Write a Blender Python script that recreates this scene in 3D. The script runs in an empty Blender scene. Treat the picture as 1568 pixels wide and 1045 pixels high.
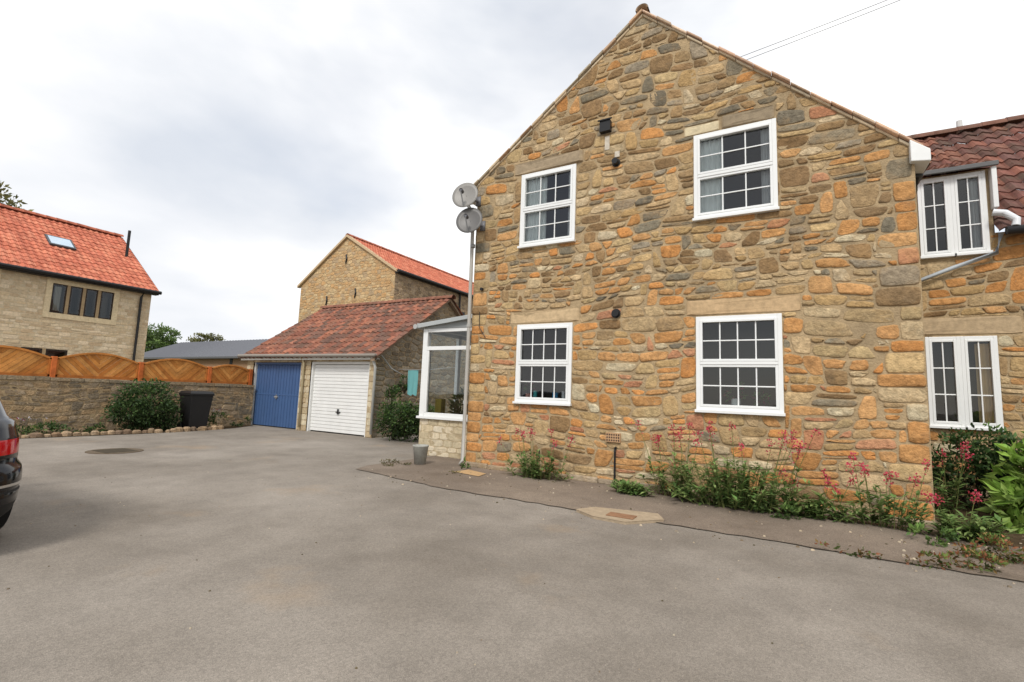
import bpy, math, random
from mathutils import Vector, Matrix
R=random.Random(7)
sc=bpy.context.scene
# ------------------------------------------------------------------ helpers
def lin(c):
    c=c/255.0
    return c/12.92 if c<=0.04045 else ((c+0.055)/1.055)**2.4
K=0.80
def C(r,g,b,k=None):
    k=K if k is None else k
    return (lin(r)*k,lin(g)*k,lin(b)*k)
def vary(c,a,rnd=R):
    f=1+rnd.uniform(-a,a); h=rnd.uniform(-a,a)*.25
    return (max(0,c[0]*f*(1+h)),max(0,c[1]*f),max(0,c[2]*f*(1-h)))
def mixc(a,b,t): return tuple(a[i]*(1-t)+b[i]*t for i in range(3))
def empty(name,loc=(0,0,0)):
    e=bpy.data.objects.new(name,None); sc.collection.objects.link(e); e.location=loc; e.empty_display_size=.2
    return e
class MB:
    def __init__(s): s.v=[];s.f=[];s.c=[];s.m=[]
    def add(s,vs,fs,col=(.5,.5,.5),mi=0):
        o=len(s.v); s.v+=vs
        s.f+=[tuple(i+o for i in f) for f in fs]
        s.m+=[mi]*len(fs)
        if isinstance(col,list): s.c+=col
        else: s.c+=[col]*len(vs)
    def box(s,x0,x1,y0,y1,z0,z1,col=(.5,.5,.5),mi=0,mp=None):
        vs=[(x,y,z) for x in (x0,x1) for y in (y0,y1) for z in (z0,z1)]
        if mp: vs=[mp(*p) for p in vs]
        s.add(vs,[(0,1,3,2),(4,6,7,5),(0,4,5,1),(2,3,7,6),(0,2,6,4),(1,5,7,3)],col,mi)
    def tube(s,pts,r,col=(.5,.5,.5),mi=0,n=10,r1=None,cap=True):
        r1=r if r1 is None else r1
        vs=[];fs=[];k=len(pts)
        for i,p in enumerate(pts):
            p=Vector(p)
            a=Vector(pts[max(i-1,0)]); b=Vector(pts[min(i+1,k-1)])
            d=(b-a).normalized()
            up=Vector((0,0,1)) if abs(d.z)<.9 else Vector((1,0,0))
            u=d.cross(up).normalized(); w=d.cross(u)
            rr=r+(r1-r)*i/(k-1)
            for j in range(n):
                t=2*math.pi*j/n
                vs.append(tuple(p+u*math.cos(t)*rr+w*math.sin(t)*rr))
        for i in range(k-1):
            for j in range(n):
                a=i*n+j;b=i*n+(j+1)%n
                fs.append((a,b,b+n,a+n))
        if cap:
            fs.append(tuple(range(n))); fs.append(tuple(range((k-1)*n,k*n)))
        s.add(vs,fs,col,mi)
    def build(s,name,mats,parent=None,smooth=False,bevel=0,recalc=False):
        me=bpy.data.meshes.new(name); me.from_pydata(s.v,[],s.f)
        for m in (mats if isinstance(mats,(list,tuple)) else [mats]): me.materials.append(m)
        me.polygons.foreach_set('material_index',s.m)
        ca=me.color_attributes.new('Col','FLOAT_COLOR','POINT')
        flat=[]
        for c in s.c: flat+=[c[0],c[1],c[2],1.0]
        ca.data.foreach_set('color',flat)
        if smooth: me.polygons.foreach_set('use_smooth',[True]*len(s.f))
        me.update()
        if recalc:
            import bmesh
            bm=bmesh.new(); bm.from_mesh(me); bmesh.ops.recalc_face_normals(bm,faces=bm.faces); bm.to_mesh(me); bm.free()
        ob=bpy.data.objects.new(name,me); sc.collection.objects.link(ob)
        if parent: ob.parent=parent
        if bevel:
            md=ob.modifiers.new('bevel','BEVEL'); md.width=bevel; md.segments=2; md.limit_method='ANGLE'
        return ob
# ------------------------------------------------------------------ materials
def newmat(name):
    m=bpy.data.materials.new(name); m.use_nodes=True
    nt=m.node_tree; b=nt.nodes['Principled BSDF']
    return m,nt,b
def N(nt,t,**kw):
    n=nt.nodes.new(t)
    for k,v in kw.items():
        if k in n.inputs.keys(): n.inputs[k].default_value=v
        else: setattr(n,k,v)
    return n
def attr_mat(name,rough=.85,var=.25,scale=12,bump=.3,bscale=60,bdist=.01,spec=.3,patch=None,patch2=None,color=None,metal=0):
    m,nt,b=newmat(name); L=nt.links.new
    tc=N(nt,'ShaderNodeTexCoord')
    if color is None:
        a=N(nt,'ShaderNodeAttribute',attribute_name='Col'); src=a.outputs['Color']
    else:
        a=N(nt,'ShaderNodeRGB'); a.outputs[0].default_value=(*color,1); src=a.outputs[0]
    n1=N(nt,'ShaderNodeTexNoise',Scale=scale,Detail=5.0,Roughness=.68)
    L(tc.outputs['Object'],n1.inputs['Vector'])
    mr=N(nt,'ShaderNodeMapRange'); mr.inputs[1].default_value=.3; mr.inputs[2].default_value=.7
    mr.inputs[3].default_value=1-var; mr.inputs[4].default_value=1+var
    L(n1.outputs['Fac'],mr.inputs[0])
    mx=N(nt,'ShaderNodeMix',data_type='RGBA',blend_type='MULTIPLY'); mx.inputs['Factor'].default_value=1
    L(src,mx.inputs[6]); L(mr.outputs[0],mx.inputs[7])
    out=mx.outputs[2]
    for i,pt in enumerate((patch,patch2)):
        if not pt: continue
        pc,ps,lo,hi,amt=pt
        n2=N(nt,'ShaderNodeTexNoise',Scale=ps,Detail=4.0,Roughness=.7)
        mp=N(nt,'ShaderNodeMapping'); mp.inputs['Location'].default_value=(3.3+i*5,1.7,9.1)
        L(tc.outputs['Object'],mp.inputs[0]); L(mp.outputs[0],n2.inputs['Vector'])
        m2=N(nt,'ShaderNodeMapRange'); m2.inputs[1].default_value=lo; m2.inputs[2].default_value=hi; m2.inputs[3].default_value=0; m2.inputs[4].default_value=amt
        L(n2.outputs['Fac'],m2.inputs[0])
        mm=N(nt,'ShaderNodeMix',data_type='RGBA'); L(m2.outputs[0],mm.inputs['Factor']); L(out,mm.inputs[6]); mm.inputs[7].default_value=(*pc,1)
        out=mm.outputs[2]
    L(out,b.inputs['Base Color'])
    b.inputs['Roughness'].default_value=rough; b.inputs['Specular IOR Level'].default_value=spec; b.inputs['Metallic'].default_value=metal
    if bump:
        nb=N(nt,'ShaderNodeTexNoise',Scale=bscale,Detail=4.0,Roughness=.7); L(tc.outputs['Object'],nb.inputs['Vector'])
        bp=N(nt,'ShaderNodeBump',Strength=bump,Distance=bdist); L(nb.outputs['Fac'],bp.inputs['Height']); L(bp.outputs[0],b.inputs['Normal'])
    return m
m_stone=attr_mat('rubble_stone',.93,.32,16,.9,26,.03,.12,patch=(C(122,112,96),5,.54,.74,.42),patch2=(C(208,168,116),3.2,.5,.7,.36))
m_mortar=attr_mat('lime_mortar',.95,.22,9,.9,40,.02,.1,color=C(192,168,132),patch=(C(148,132,108),1.2,.48,.7,.55))
m_tile=attr_mat('clay_pantile',.88,.28,9,.4,60,.012,.15,patch=(C(96,88,74),3,.48,.70,.6))
m_tile_new=attr_mat('new_clay_pantile',.8,.14,6,.2,60,.01,.15)
m_paint=attr_mat('attr_paint',.45,.06,3,.05,30,.005,.4)
m_white=attr_mat('white_upvc',.3,.03,2,0,30,.005,.5,color=(.76,.77,.76))
m_rough=attr_mat('attr_rough',.9,.2,14,.5,60,.01,.2)
m_wood=attr_mat('fence_wood',.8,.25,6,.4,40,.008,.2)
m_black=attr_mat('black_plastic',.45,.1,3,0,color=(.015,.015,.016))
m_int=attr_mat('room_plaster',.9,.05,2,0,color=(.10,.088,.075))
m_curt=attr_mat('curtain',.9,.05,2,0)
def leafmat(name):
    m,nt,b=newmat(name); L=nt.links.new
    a=N(nt,'ShaderNodeAttribute',attribute_name='Col')
    L(a.outputs['Color'],b.inputs['Base Color']); b.inputs['Roughness'].default_value=.55; b.inputs['Specular IOR Level'].default_value=.3
    t=N(nt,'ShaderNodeBsdfTranslucent'); L(a.outputs['Color'],t.inputs['Color'])
    mx=N(nt,'ShaderNodeMixShader'); mx.inputs[0].default_value=.3
    L(b.outputs[0],mx.inputs[1]); L(t.outputs[0],mx.inputs[2]); L(mx.outputs[0],nt.nodes['Material Output'].inputs[0])
    return m
m_leaf=leafmat('leaf')
def glassmat(name='window_glass',tint=(.9,.95,.95),base=.03):
    m,nt,b=newmat(name); L=nt.links.new
    nt.nodes.remove(b)
    tr=N(nt,'ShaderNodeBsdfTransparent'); tr.inputs[0].default_value=(*tint,1)
    gl=N(nt,'ShaderNodeBsdfGlossy'); gl.inputs['Roughness'].default_value=.01
    fr=N(nt,'ShaderNodeFresnel'); fr.inputs['IOR'].default_value=1.5
    ad=N(nt,'ShaderNodeMath',operation='ADD'); ad.inputs[1].default_value=base; L(fr.outputs[0],ad.inputs[0])
    tc=N(nt,'ShaderNodeTexCoord'); nn=N(nt,'ShaderNodeTexNoise',Scale=1.5,Detail=1.0); L(tc.outputs['Object'],nn.inputs['Vector'])
    bp=N(nt,'ShaderNodeBump',Strength=.15,Distance=.02); L(nn.outputs['Fac'],bp.inputs['Height']); L(bp.outputs[0],gl.inputs['Normal'])
    mx=N(nt,'ShaderNodeMixShader'); L(ad.outputs[0],mx.inputs[0]); L(tr.outputs[0],mx.inputs[1]); L(gl.outputs[0],mx.inputs[2])
    L(mx.outputs[0],nt.nodes['Material Output'].inputs[0])
    return m
m_glass=glassmat()
def PY(Y0): return lambda u,z,d: (u,Y0-d,z)
def PX(X0): return lambda u,z,d: (X0+d,u,z)
# ------------------------------------------------------------------ stone generator
def clip(poly,nx,nz,c):
    out=[];n=len(poly)
    for i in range(n):
        a=poly[i];b=poly[(i+1)%n]
        da=nx*a[0]+nz*a[1]-c; db=nx*b[0]+nz*b[1]-c
        if da<=0: out.append(a)
        if (da<0<db) or (db<0<da):
            t=da/(da-db); out.append((a[0]+(b[0]-a[0])*t,a[1]+(b[1]-a[1])*t))
    return out
def area(p): return sum(p[i][0]*p[(i+1)%len(p)][1]-p[(i+1)%len(p)][0]*p[i][1] for i in range(len(p)))
def inset(poly,g):
    n=len(poly); res=poly[:]
    s=1 if area(poly)>0 else -1
    for i in range(n):
        a=poly[i];b=poly[(i+1)%n]; ex=b[0]-a[0];ez=b[1]-a[1]; l=math.hypot(ex,ez)
        if l<1e-6: continue
        nx,nz=ez/l*s,-ex/l*s
        res=clip(res,nx,nz,nx*a[0]+nz*a[1]-g)
        if len(res)<3: return []
    return res
def chaikin(p,q=.25):
    out=[];n=len(p)
    for i in range(n):
        a=p[i];b=p[(i+1)%n]
        out.append((a[0]*(1-q)+b[0]*q,a[1]*(1-q)+b[1]*q)); out.append((a[0]*q+b[0]*(1-q),a[1]*q+b[1]*(1-q)))
    return out
MORT=C(184,158,122)
def stone_poly(mb,poly,mp,col,gap,proud,rnd,it=2,jit=.004,q=.17,mi=0,tilt=.006,mcol=None):
    p=inset(poly,gap*rnd.uniform(.4,1.5))
    if len(p)<3: return
    if abs(area(p))/2<.0012: return
    pp=[p[0]]
    for a in p[1:]:
        if math.hypot(a[0]-pp[-1][0],a[1]-pp[-1][1])>.012: pp.append(a)
    if len(pp)<3: return
    p=pp
    for i in range(it): p=chaikin(p,q if i==0 else .25)
    n=len(p); cx=sum(a[0] for a in p)/n; cz=sum(a[1] for a in p)/n
    pr=proud*rnd.uniform(.3,1.4); tx=rnd.uniform(-tilt,tilt)*6; tz=rnd.uniform(-tilt,tilt)*6
    p=[(a[0]+rnd.uniform(-jit,jit),a[1]+rnd.uniform(-jit,jit)) for a in p]
    vs=[]
    for sc_,d in ((1,-.006),(.98,pr*.6),(.9,pr),(.5,pr*1.03)):
        for a in p:
            dd=d
            if d>pr*.9: dd=d+(a[0]-cx)*tx+(a[1]-cz)*tz+rnd.uniform(-1,1)*.0022
            vs.append(mp(cx+(a[0]-cx)*sc_,cz+(a[1]-cz)*sc_,dd))
    vs.append(mp(cx,cz,pr*1.05))
    fs=[]
    for k in range(3):
        for i in range(n):
            j=(i+1)%n; fs.append((k*n+i,k*n+j,(k+1)*n+j,(k+1)*n+i))
    for i in range(n): fs.append((3*n+i,3*n+(i+1)%n,4*n))
    e=mixc(col,mcol or MORT,.55)
    mb.add(vs,fs,[e]*n+[mixc(col,mcol or MORT,.35)]*n+[col]*(2*n+1),mi)
def rubble_cells(rnd,u0_,u1_,z0_,z1_,hr,irr):
    zb=[z0_]
    while zb[-1]<z1_: zb.append(zb[-1]+rnd.uniform(*hr))
    zb.append(zb[-1]+.15); K_=len(zb)
    ph=[(rnd.uniform(0,6.28),rnd.uniform(0,6.28),rnd.uniform(.006,.02)) for _ in zb]
    def B(k,u):
        a,b,A=ph[k]; z=zb[k]
        if k==0: return z
        return z+A*(math.sin(u*1.9+a)+.7*math.sin(u*4.7+b))
    def warp(p):
        u,z=p; f=min(1,max(0,(z-z0_)/.5))
        return (u+.02*math.sin(z*5+u),z+f*(.05*math.sin(u*1.1+z*.8)+.03*math.sin(u*2.6-z*1.9)))
    blocked=[[] for _ in range(K_+2)]; cells=[]
    for k in range(K_-2):
        h=zb[k+1]-zb[k]; segs=[]; cur=u0_-rnd.uniform(0,.3)
        for a,b in sorted(blocked[k]):
            if a>cur+.02: segs.append((cur,a,cur>u0_,True))
            cur=max(cur,b)
        segs.append((cur,u1_+.3,True,False))
        for a,b,_,_ in segs:
            js=[(a,a)]; u=a
            while u<b-.02:
                w=h*rnd.uniform(.9,2.7)+rnd.uniform(0,.07); w=max(w,.09)
                if b-(u+w)<.10: w=b-u
                u+=w; s=rnd.uniform(-.035,.035)*irr
                js.append((u+s,u-s) if u<b-.02 else (b,b))
            for i in range(len(js)-1):
                (b0,t0),(b1,t1)=js[i],js[i+1]
                if b1-b0<.04 or t1-t0<.04: 
                    pass
                w=(b1-b0); mid=(b0+b1)/2; j=lambda s=.008: rnd.uniform(-s,s)*irr
                if rnd.random()<.13 and w<.36 and k+1<K_-2 and not any(not(t1<x0-.02 or t0>x1+.02) for x0,x1 in blocked[k+1]):
                    blocked[k+1].append((t0,t1))
                    poly=[(b0,B(k,b0)),(mid,B(k,mid)-abs(j())),(b1,B(k,b1)),(t1,B(k+1,t1)),(t1,B(k+2,t1)),(mid,B(k+2,mid)+j()),(t0,B(k+2,t0)),(t0,B(k+1,t0))]
                    cells.append(poly)
                elif h>.13 and rnd.random()<.22:
                    f=rnd.uniform(.35,.65); m0=B(k,b0)*(1-f)+B(k+1,t0)*f+j(); m1=B(k,b1)*(1-f)+B(k+1,t1)*f+j(); x0=b0*(1-f)+t0*f; x1=b1*(1-f)+t1*f
                    cells.append([(b0,B(k,b0)),(mid,B(k,mid)),(b1,B(k,b1)),(x1,m1),(x0,m0)]); cells.append([(x0,m0),(x1,m1),(t1,B(k+1,t1)),(mid,B(k+1,mid)),(t0,B(k+1,t0))])
                else:
                    c=.012*irr
                    poly=[(b0+abs(j(c)),B(k,b0)),(mid+j(.03),B(k,mid)+j()),(b1-abs(j(c)),B(k,b1)+abs(j())),((b1+t1)/2+j(c),(B(k,b1)+B(k+1,t1))/2),(t1-abs(j(c)),B(k+1,t1)-abs(j(c*1.5))),((t0+t1)/2+j(.04),B(k+1,mid)+j()),(t0+abs(j(c)),B(k+1,t0)-abs(j(c*1.5))),((b0+t0)/2+j(c),(B(k,b0)+B(k+1,t0))/2)]
                    cells.append(poly)
    out=[]
    for p in cells:
        p=[warp(a) for a in p]; n=len(p); out.append((sum(a[0] for a in p)/n,sum(a[1] for a in p)/n,p))
    return out
def stones(mb,wallpoly,holes,mp,pal,hr=(.09,.2),wr=(.13,.42),gap=.011,proud=.02,seed=1,coursed=False,az=1.8,big=.07,it=2,jit=.004,zj=.24,rubble=0,q=.17):
    rnd=random.Random(seed)
    us=[p[0] for p in wallpoly]; zs=[p[1] for p in wallpoly]
    n=len(wallpoly); sg=1 if area(wallpoly)>0 else -1
    hp=[]
    for i in range(n):
        a=wallpoly[i];b=wallpoly[(i+1)%n]; ex=b[0]-a[0];ez=b[1]-a[1]; l=math.hypot(ex,ez)
        nx,nz=ez/l*sg,-ex/l*sg; hp.append((nx,nz,nx*a[0]+nz*a[1]))
    def inside(u,z):
        return all(nx*u+nz*z<=c-.02 for nx,nz,c in hp) and not any(h[0]-.03<u<h[1]+.03 and h[2]-.02<z<h[3]+.02 for h in holes)
    def holeclip(p,u,z):
        for h in holes:
            pu0=min(a[0] for a in p);pu1=max(a[0] for a in p);pz0=min(a[1] for a in p);pz1=max(a[1] for a in p)
            if pu1<=h[0] or pu0>=h[1] or pz1<=h[2] or pz0>=h[3]: continue
            best=[]
            for cl in ((1,0,h[0]),(-1,0,-h[1]),(0,1,h[2]),(0,-1,-h[3])):
                c=clip(p,*cl)
                if len(c)>=3 and (not best or abs(area(c))>abs(area(best))): best=c
            p=best
            if len(p)<3: return []
        return p
    z=min(zs); cells=[]; seeds=[]
    if rubble: cells=rubble_cells(rnd,min(us),max(us),min(zs),max(zs),hr,rubble)
    else:
      while z<max(zs):
        h=rnd.uniform(*hr); u=min(us)-rnd.uniform(0,wr[1]*.5)
        while u<max(us):
            w=rnd.uniform(wr[0],wr[1]) if rnd.random()<.75 else wr[0]*rnd.uniform(.7,1.1)
            if coursed:
                cells.append((u+w/2,z+h/2,[(u,z),(u+w,z),(u+w,z+h),(u,z+h)]))
            else:
                a=u+w/2
                if rnd.random()<.2 and h>hr[0]*1.3:
                    seeds.append([a,z+h*.25]); seeds.append([a+rnd.uniform(-.03,.03),z+h*.75])
                else: seeds.append([a,z+h/2+rnd.uniform(-zj,zj)*h])
            u+=w
        z+=h
    if not coursed and not rubble:
        seeds=[s for s in seeds if inside(*s)]
        dead=set(); idx=list(range(len(seeds)))
        for i in idx:
            if i in dead or rnd.random()>big: continue
            for j in idx:
                if j!=i and j not in dead and abs(seeds[j][0]-seeds[i][0])<wr[1]*.62 and abs(seeds[j][1]-seeds[i][1])<hr[1]*.75: dead.add(j)
        seeds=[s for i,s in enumerate(seeds) if i not in dead]
        grid={}; g=.45
        for i,s in enumerate(seeds): grid.setdefault((int(s[0]//g),int(s[1]//g)),[]).append(i)
        for i,s in enumerate(seeds):
            p=[(s[0]-.42,s[1]-.22),(s[0]+.42,s[1]-.22),(s[0]+.42,s[1]+.22),(s[0]-.42,s[1]+.22)]
            gx,gz=int(s[0]//g),int(s[1]//g); nb=[]
            for a in range(-2,3):
                for b in range(-1,2):
                    for j in grid.get((gx+a,gz+b),()):
                        if j!=i:
                            qq=seeds[j]; nb.append(((qq[0]-s[0])**2+((qq[1]-s[1])*az)**2,j))
            nb.sort()
            for d2,j in nb[:26]:
                qq=seeds[j]; dx=qq[0]-s[0]; dz=(qq[1]-s[1])*az*az
                p=clip(p,dx,dz,dx*(qq[0]+s[0])/2+dz*(qq[1]+s[1])/2)
                if len(p)<3: break
            if len(p)>=3: cells.append((s[0],s[1],p))
    for u,z,p in cells:
        for nx,nz,c in hp:
            p=clip(p,nx,nz,c)
            if len(p)<3: break
        if len(p)<3: continue
        p=holeclip(p,u,z)
        if len(p)<3: continue
        stone_poly(mb,p,mp,pal(u,z,rnd),gap,proud,rnd,it,jit,q)
def wallskin(mb,wallpoly,holes,mp,mi=0,col=(.5,.5,.5)):
    z0=min(p[1] for p in wallpoly)
    us=sorted(set([round(p[0],4) for p in wallpoly]+[h[0] for h in holes]+[h[1] for h in holes]))
    n=len(wallpoly)
    def top(u):
        best=z0
        for i in range(n):
            a=wallpoly[i];b=wallpoly[(i+1)%n]
            lo,hi=min(a[0],b[0]),max(a[0],b[0])
            if hi-lo>1e-6 and lo-1e-4<=u<=hi+1e-4:
                t=(u-a[0])/(b[0]-a[0]); best=max(best,a[1]+(b[1]-a[1])*t)
        return best
    for i in range(len(us)-1):
        a,b=us[i],us[i+1]
        if b-a<1e-4: continue
        hs=sorted([(h[2],h[3]) for h in holes if h[0]<=a+1e-4 and h[1]>=b-1e-4])
        zc=z0
        for h in hs:
            if h[0]>zc+1e-4: mb.add([mp(a,zc,0),mp(b,zc,0),mp(b,h[0],0),mp(a,h[0],0)],[(0,1,2,3)],col,mi)
            zc=h[1]
        mb.add([mp(a,zc,0),mp(b,zc,0),mp(b,top(b),0),mp(a,top(a),0)],[(0,1,2,3)],col,mi)
# ------------------------------------------------------------------ pantiles
def pantiles(mb,P0,U,ulen,V,vlen,colf,tw=.22,cl=.31,seed=3,amp=.028,seg=8):
    rnd=random.Random(seed)
    P0=Vector(P0);U=Vector(U).normalized();V=Vector(V).normalized();Nn=U.cross(V)
    if Nn.z<0: Nn=-Nn
    nu=int(ulen/tw)+1; tw=ulen/nu; nv=int(vlen/cl)+1; cl=vlen/nv
    prof=[]
    for k in range(seg+1):
        t=k/seg
        prof.append((t,amp*(math.sin(2*math.pi*(t-.1))*.8+ .3*math.sin(4*math.pi*(t-.1)))+ (.012 if k==seg else 0)))
    for j in range(nv):
        wob=rnd.uniform(-.004,.004)
        for i in range(nu):
            col=colf(rnd,i/nu,j/nv); dz=rnd.uniform(-.006,.006); dv=rnd.uniform(-.01,.01)
            vs=[];fs=[]
            for (vv,hh) in ((j*cl+dv,.004),(j*cl+dv,.030),((j+1)*cl+.02,.006)):
                for t,h in prof:
                    vs.append(tuple(P0+U*((i+t)*tw)+V*vv+Nn*(h+hh+dz+wob)))
            for a in range(2):
                for k in range(seg):
                    o=a*(seg+1)+k; fs.append((o,o+1,o+seg+2,o+seg+1))
            mb.add(vs,fs,col,0)
def ridge_tiles(mb,A,B,r,col,seed=1,ln=.35):
    rnd=random.Random(seed); A=Vector(A);B=Vector(B); L_=(B-A).length; n=max(1,int(L_/ln)); d=(B-A)/n
    up=Vector((0,0,1)); s=d.normalized().cross(up)
    for i in range(n):
        p=A+d*i; q=A+d*(i+1.06); vs=[];fs=[]; c=vary(col,.12,rnd); dz=rnd.uniform(-.006,.006)
        for P,rr in ((p,r*1.05),(q,r)):
            for rad in (rr,rr-.02):
                for k in range(9):
                    t=math.pi*k/8
                    vs.append(tuple(P+s*math.cos(t)*rad+up*(math.sin(t)*rad*.9+dz)))
        for k in range(8):
            fs.append((k,k+1,19+k,18+k)); fs.append((k,k+1,10+k,9+k)); fs.append((9+k,10+k,28+k,27+k))
        mb.add(vs,fs,c,0)
# ------------------------------------------------------------------ window
def window(parent,name,mp,x0,x1,z0,z1,cols,fr=.055,proud=.03,curtains=(),split=True,room=1.6,bars=True,rows=2,mat=None,rm=(.45,.45,.8,.3)):
    mat=mat or m_white
    e=bpy.data.objects.new(name,None); sc.collection.objects.link(e); e.parent=parent
    f=MB()
    def bx(a,b,c,d,y0,y1,mi=0): f.box(a,b,c,d,y0,y1,(.5,.5,.5),mi,mp=mp)
    bx(x0,x0+fr,z0,z1,-.05,proud); bx(x1-fr,x1,z0,z1,-.05,proud)
    bx(x0+fr,x1-fr,z1-fr,z1,-.05,proud-.002); bx(x0+fr,x1-fr,z0,z0+fr,-.05,proud-.002)
    if mat is m_white: bx(x0-.015,x1+.015,z0-.028,z0+.012,-.05,proud+.045)
    zm=(z0+z1)/2
    secs=[(z0+fr,zm-.022),(zm+.022,z1-fr)] if split else [(z0+fr,z1-fr)]
    if split: bx(x0+fr,x1-fr,zm-.022,zm+.022,-.05,proud+.012)
    ix0,ix1=x0+fr,x1-fr
    for si,(a,b) in enumerate(secs):
        w=.034; pd=proud+(.016 if si else .004)
        bx(ix0,ix0+w,a,b,-.03,pd); bx(ix1-w,ix1,a,b,-.03,pd); bx(ix0+w,ix1-w,a,a+w,-.03,pd-.001); bx(ix0+w,ix1-w,b-w,b,-.03,pd-.001)
        if bars:
            for k in range(1,cols):
                x=ix0+w+(ix1-ix0-2*w)*k/cols; bx(x-.009,x+.009,a+w,b-w,-.006,.012)
            for k in range(1,rows):
                z=a+w+(b-a-2*w)*k/rows; bx(ix0+w,ix1-w,z-.009,z+.009,-.005,.011)
    f.build('frame',mat,e,bevel=.004,recalc=True)
    g=MB(); g.add([mp(ix0,z0+fr,-.008),mp(ix1,z0+fr,-.008),mp(ix1,z1-fr,-.008),mp(ix0,z1-fr,-.008)],[(0,1,2,3)])
    g.build('glass',m_glass,e)
    r=MB()
    def q(*p): r.add([mp(*a) for a in p],[(0,1,2,3)])
    D=-.28
    q((x0,z0,0),(x0,z1,0),(x0,z1,D),(x0,z0,D)); q((x1,z0,0),(x1,z1,0),(x1,z1,D),(x1,z0,D))
    q((x0,z0,0),(x1,z0,0),(x1,z0,D),(x0,z0,D)); q((x0,z1,0),(x1,z1,0),(x1,z1,D),(x0,z1,D))
    X0,X1,Z0,Z1=x0-rm[0],x1+rm[1],z0-rm[2],z1+rm[3]
    for p in (((X0,Z0,D),(x0,Z0,D),(x0,Z1,D),(X0,Z1,D)),((x1,Z0,D),(X1,Z0,D),(X1,Z1,D),(x1,Z1,D)),((x0,Z0,D),(x1,Z0,D),(x1,z0,D),(x0,z0,D)),((x0,z1,D),(x1,z1,D),(x1,Z1,D),(x0,Z1,D)),
              ((X0,Z0,D),(X0,Z1,D),(X0,Z1,-room),(X0,Z0,-room)),((X1,Z0,D),(X1,Z1,D),(X1,Z1,-room),(X1,Z0,-room)),((X0,Z0,D),(X1,Z0,D),(X1,Z0,-room),(X0,Z0,-room)),((X0,Z1,D),(X1,Z1,D),(X1,Z1,-room),(X0,Z1,-room)),((X0,Z0,-room),(X1,Z0,-room),(X1,Z1,-room),(X0,Z1,-room))): q(*p)
    r.build('room',m_int,e)
    for (a,b,za,zb,col) in curtains:
        c=MB(); n=int((b-a)/.012)+2; vs=[]
        for zz in (za,zb):
            for k in range(n):
                t=k/(n-1); vs.append(mp(a+(b-a)*t,zz,-.085+.016*math.sin(t*(b-a)*95+a*7)))
        c.add(vs,[(k,k+1,n+k+1,n+k) for k in range(n-1)],col); c.build('curtain',m_curt,e,smooth=True)
    return e
# ------------------------------------------------------------------ foliage
def rdir(rnd):
    z=rnd.uniform(-1,1); t=rnd.uniform(0,6.283); s=math.sqrt(1-z*z); return Vector((s*math.cos(t),s*math.sin(t),z))
def leaf(mb,p,d,n,l,w,col):
    s=d.cross(n)
    if s.length<1e-3: return
    s.normalize(); nn=s.cross(d).normalized()
    b=p+d*l*.45+s*w*.5+nn*w*.12; c=p+d*l-nn*l*.12; e=p+d*l*.45-s*w*.5+nn*w*.12; m=p+d*l*.5
    mb.add([tuple(p),tuple(b),tuple(c),tuple(e),tuple(m)],[(0,1,4),(1,2,4),(2,3,4),(3,0,4)],col)
def bush(name,blobs,n,ls,cols,seed=1,lw=.5,parent=None,build=True,mb=None,stems=True):
    rnd=random.Random(seed); mb=mb or MB()
    vol=[b[3]*b[4]*b[5] for b in blobs]; tot=sum(vol)
    for b,vv in zip(blobs,vol):
        k=int(n*vv/tot); cl=[ (rdir(rnd),rnd.uniform(.7,1.15),rnd.uniform(.7,1.25)) for _ in range(max(6,k//28))]
        for i in range(k):
            cd,cr,cb=rnd.choice(cl)
            d=(cd+rdir(rnd)*.38).normalized()
            rr=rnd.uniform(.35,1)**.5*cr
            p=Vector((b[0]+d.x*b[3]*rr,b[1]+d.y*b[4]*rr,b[2]+d.z*b[5]*rr))
            if p.z<.01: p.z=rnd.uniform(.01,.08)
            ld=(d*.8+rdir(rnd)+Vector((0,0,.15))).normalized()
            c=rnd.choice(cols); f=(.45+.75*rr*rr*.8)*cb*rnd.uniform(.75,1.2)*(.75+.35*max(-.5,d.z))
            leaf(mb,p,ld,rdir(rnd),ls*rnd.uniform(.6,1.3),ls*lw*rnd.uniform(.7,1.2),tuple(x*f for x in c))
        if stems:
            for i in range(7):
                d=rdir(rnd); d.z=abs(d.z)
                mb.tube([(b[0]+rnd.uniform(-.1,.1)*b[3],b[1]+rnd.uniform(-.1,.1)*b[4],max(0,b[2]-b[5]*.95)),(b[0]+d.x*b[3]*.8,b[1]+d.y*b[4]*.8,b[2]+d.z*b[5]*.8)],.008,(.05,.035,.02),0,5,.003)
    if build: return mb.build(name,m_leaf,parent)
    return mb
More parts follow.
